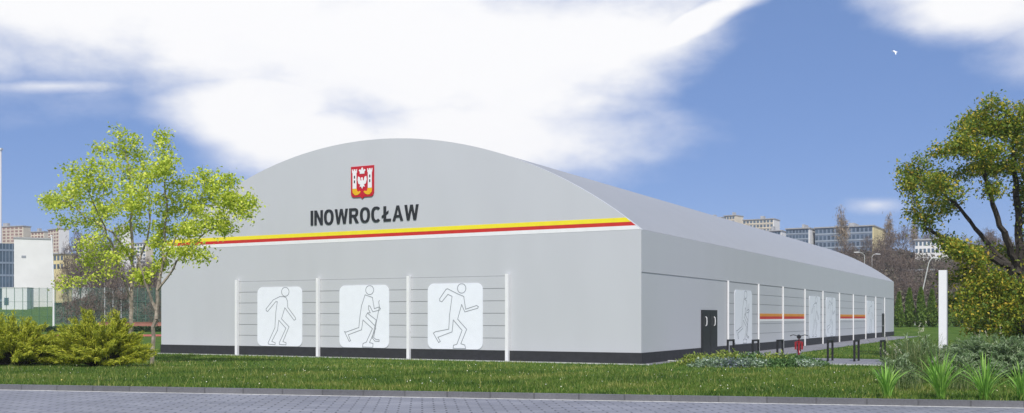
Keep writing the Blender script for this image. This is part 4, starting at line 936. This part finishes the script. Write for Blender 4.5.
# ------------------------------------------------------------------ light and sky
EL, AZ = R(52), math.atan2(-.02, -1.)
sd = Vector((sin(AZ) * cos(EL), cos(AZ) * cos(EL), sin(EL)))
sl = bpy.data.lights.new('sun', 'SUN'); sl.energy = 3.3; sl.angle = R(.5); sl.color = (1, .955, .89)
so = bpy.data.objects.new('sun', sl); COL.objects.link(so); so.rotation_euler = sd.to_track_quat('Z', 'Y').to_euler(); so.location = (0, -20, 60)
w = bpy.data.worlds.new('World'); scene.world = w; w.use_nodes = True; nt = w.node_tree; N = nt.nodes.new; Lk = nt.links.new
bg = nt.nodes['Background']; bg.inputs['Strength'].default_value = .085
sky = N('ShaderNodeTexSky'); sky.sky_type = 'NISHITA'; sky.sun_disc = False; sky.sun_elevation = EL; sky.sun_rotation = AZ % (2 * pi)
sky.air_density = 1.0; sky.dust_density = .15; sky.ozone_density = 6.0; sky.altitude = 1500
def math_(op, a, b=None, c=None):
    n = N('ShaderNodeMath'); n.operation = op
    for i, v in enumerate((a, b, c)):
        if v is None: continue
        if isinstance(v, (int, float)): n.inputs[i].default_value = v
        else: Lk(v, n.inputs[i])
    return n.outputs[0]
tc = N('ShaderNodeTexCoord'); sp = N('ShaderNodeSeparateXYZ'); Lk(tc.outputs['Generated'], sp.inputs[0])
az = math_('ARCTAN2', sp.outputs[0], sp.outputs[1]); el = math_('ARCSINE', sp.outputs[2])
def noise3(sx_, sy_, scale, det, rough, off):
    v = N('ShaderNodeCombineXYZ'); Lk(math_('MULTIPLY_ADD', az, sx_, off), v.inputs[0]); Lk(math_('MULTIPLY', el, sy_), v.inputs[1]); v.inputs[2].default_value = off
    n = N('ShaderNodeTexNoise'); n.inputs['Scale'].default_value = scale; n.inputs['Detail'].default_value = det; n.inputs['Roughness'].default_value = rough; Lk(v.outputs[0], n.inputs['Vector']); return n.outputs['Fac']
n1 = noise3(1, 2.0, 5, 9, .58, 3.1); n2 = noise3(1, 1.6, 16, 7, .6, 7.7); n3 = noise3(1, 3.5, 3.2, 4, .5, 1.3); n4 = noise3(1, 2.6, 6, 6, .55, 5.2)
azw = math_('ADD', az, math_('MULTIPLY', math_('SUBTRACT', n3, .5), .10))
v3 = N('ShaderNodeCombineXYZ'); Lk(azw, v3.inputs[0]); Lk(el, v3.inputs[1]); v3.inputs[2].default_value = 1
def pe(px, py):
    a = math.atan((px - CX) / F); return a, math.atan((HY - py) / F * cos(a))
# cloud banks: column, row, half width, half height (in picture pixels), turn
banks = [(40, -45, 270, 112, 0), (240, 10, 200, 95, 5), (400, 40, 230, 125, 0), (520, 70, 170, 120, 0), (590, 50, 170, 85, -20), (480, 140, 230, 66, 0), (330, 140, 130, 52, 0), (275, 112, 110, 50, 0), (980, 4, 130, 44, 10), (690, 25, 110, 20, -25), (1150, 0, 160, 80, 0), (-200, -20, 220, 100, 0), (60, 86, 75, 7, -5), (868, 205, 26, 8, 0)]
m = None
for px, py, rx, ry, rot in banks:
    a0, e0_ = pe(px, py); k = 1 / F; t = R(rot); c_, s_ = cos(t), sin(t)
    def dot(u):
        d = N('ShaderNodeVectorMath'); d.operation = 'DOT_PRODUCT'; Lk(v3.outputs[0], d.inputs[0]); d.inputs[1].default_value = u; return d.outputs['Value']
    p = dot((c_ / (rx * k), -s_ / (rx * k), -(c_ * a0 - s_ * e0_) / (rx * k))); q = dot((s_ / (ry * k), c_ / (ry * k), -(s_ * a0 + c_ * e0_) / (ry * k)))
    d2 = math_('SQRT', math_('ADD', math_('MULTIPLY', p, p), math_('MULTIPLY', q, q)))
    f = math_('SUBTRACT', 1.0, d2)
    if ry < 12: f = math_('MULTIPLY', f, .33)
    m = f if m is None else math_('MAXIMUM', m, f)
wide = N('ShaderNodeMapRange'); wide.interpolation_type = 'SMOOTHSTEP'; wide.inputs[1].default_value = .62; wide.inputs[2].default_value = .95; wide.inputs[3].default_value = -1.; wide.inputs[4].default_value = .22  # unseen cloud cover beyond the view, added for neutral white fill light
Lk(math_('ABSOLUTE', az), wide.inputs[0]); m = math_('MAXIMUM', m, wide.outputs[0])
dens = math_('ADD', m, math_('ADD', math_('MULTIPLY', math_('SUBTRACT', n1, .5), 1.15), math_('MULTIPLY', math_('SUBTRACT', n2, .5), .22)))
mr = N('ShaderNodeMapRange'); mr.interpolation_type = 'SMOOTHSTEP'; mr.inputs[1].default_value = -.10; mr.inputs[2].default_value = .62; Lk(dens, mr.inputs[0])
shade = math_('ADD', math_('MULTIPLY', mr.outputs[0], .62), math_('MULTIPLY', n4, .5))
cc = N('ShaderNodeValToRGB'); ce = cc.color_ramp.elements; ce[0].position = .36; ce[0].color = (.80, .83, .95, 1); ce[1].position = .84; ce[1].color = (.975, .975, .99, 1); q_ = ce.new(.66); q_.color = (.91, .92, .97, 1); Lk(shade, cc.inputs[0])
cv = N('ShaderNodeVectorMath'); cv.operation = 'SCALE'; cv.inputs['Scale'].default_value = 10.55; Lk(cc.outputs[0], cv.inputs[0])
hs = N('ShaderNodeHueSaturation'); hs.inputs['Saturation'].default_value = 1.0; hs.inputs['Value'].default_value = 1.0; Lk(sky.outputs[0], hs.inputs['Color'])
mx = N('ShaderNodeMix'); mx.data_type = 'RGBA'; Lk(mr.outputs[0], mx.inputs[0]); tn = N('ShaderNodeMix'); tn.data_type = 'RGBA'; tn.blend_type = 'MULTIPLY'; tn.inputs[0].default_value = 1; tn.inputs[7].default_value = (1, .94, 1.13, 1); Lk(hs.outputs[0], tn.inputs[6]); fl = N('ShaderNodeMix'); fl.data_type = 'RGBA'; fl.inputs[0].default_value = .55; fl.inputs[7].default_value = (2.1, 3.55, 6.7, 1); Lk(tn.outputs[2], fl.inputs[6]); Lk(fl.outputs[2], mx.inputs[6]); Lk(cv.outputs[0], mx.inputs[7])
Lk(mx.outputs[2], bg.inputs['Color'])

vs = scene.view_settings; vs.view_transform = 'Standard'; vs.look = 'None'; vs.exposure = .2; vs.gamma = 1; vs.use_curve_mapping = False
scene.render.engine = 'CYCLES'; scene.cycles.use_denoising = True; scene.cycles.max_bounces = 6; scene.cycles.transparent_max_bounces = 12
for o in bpy.data.objects:
    if '_w' in o: del o['_w']
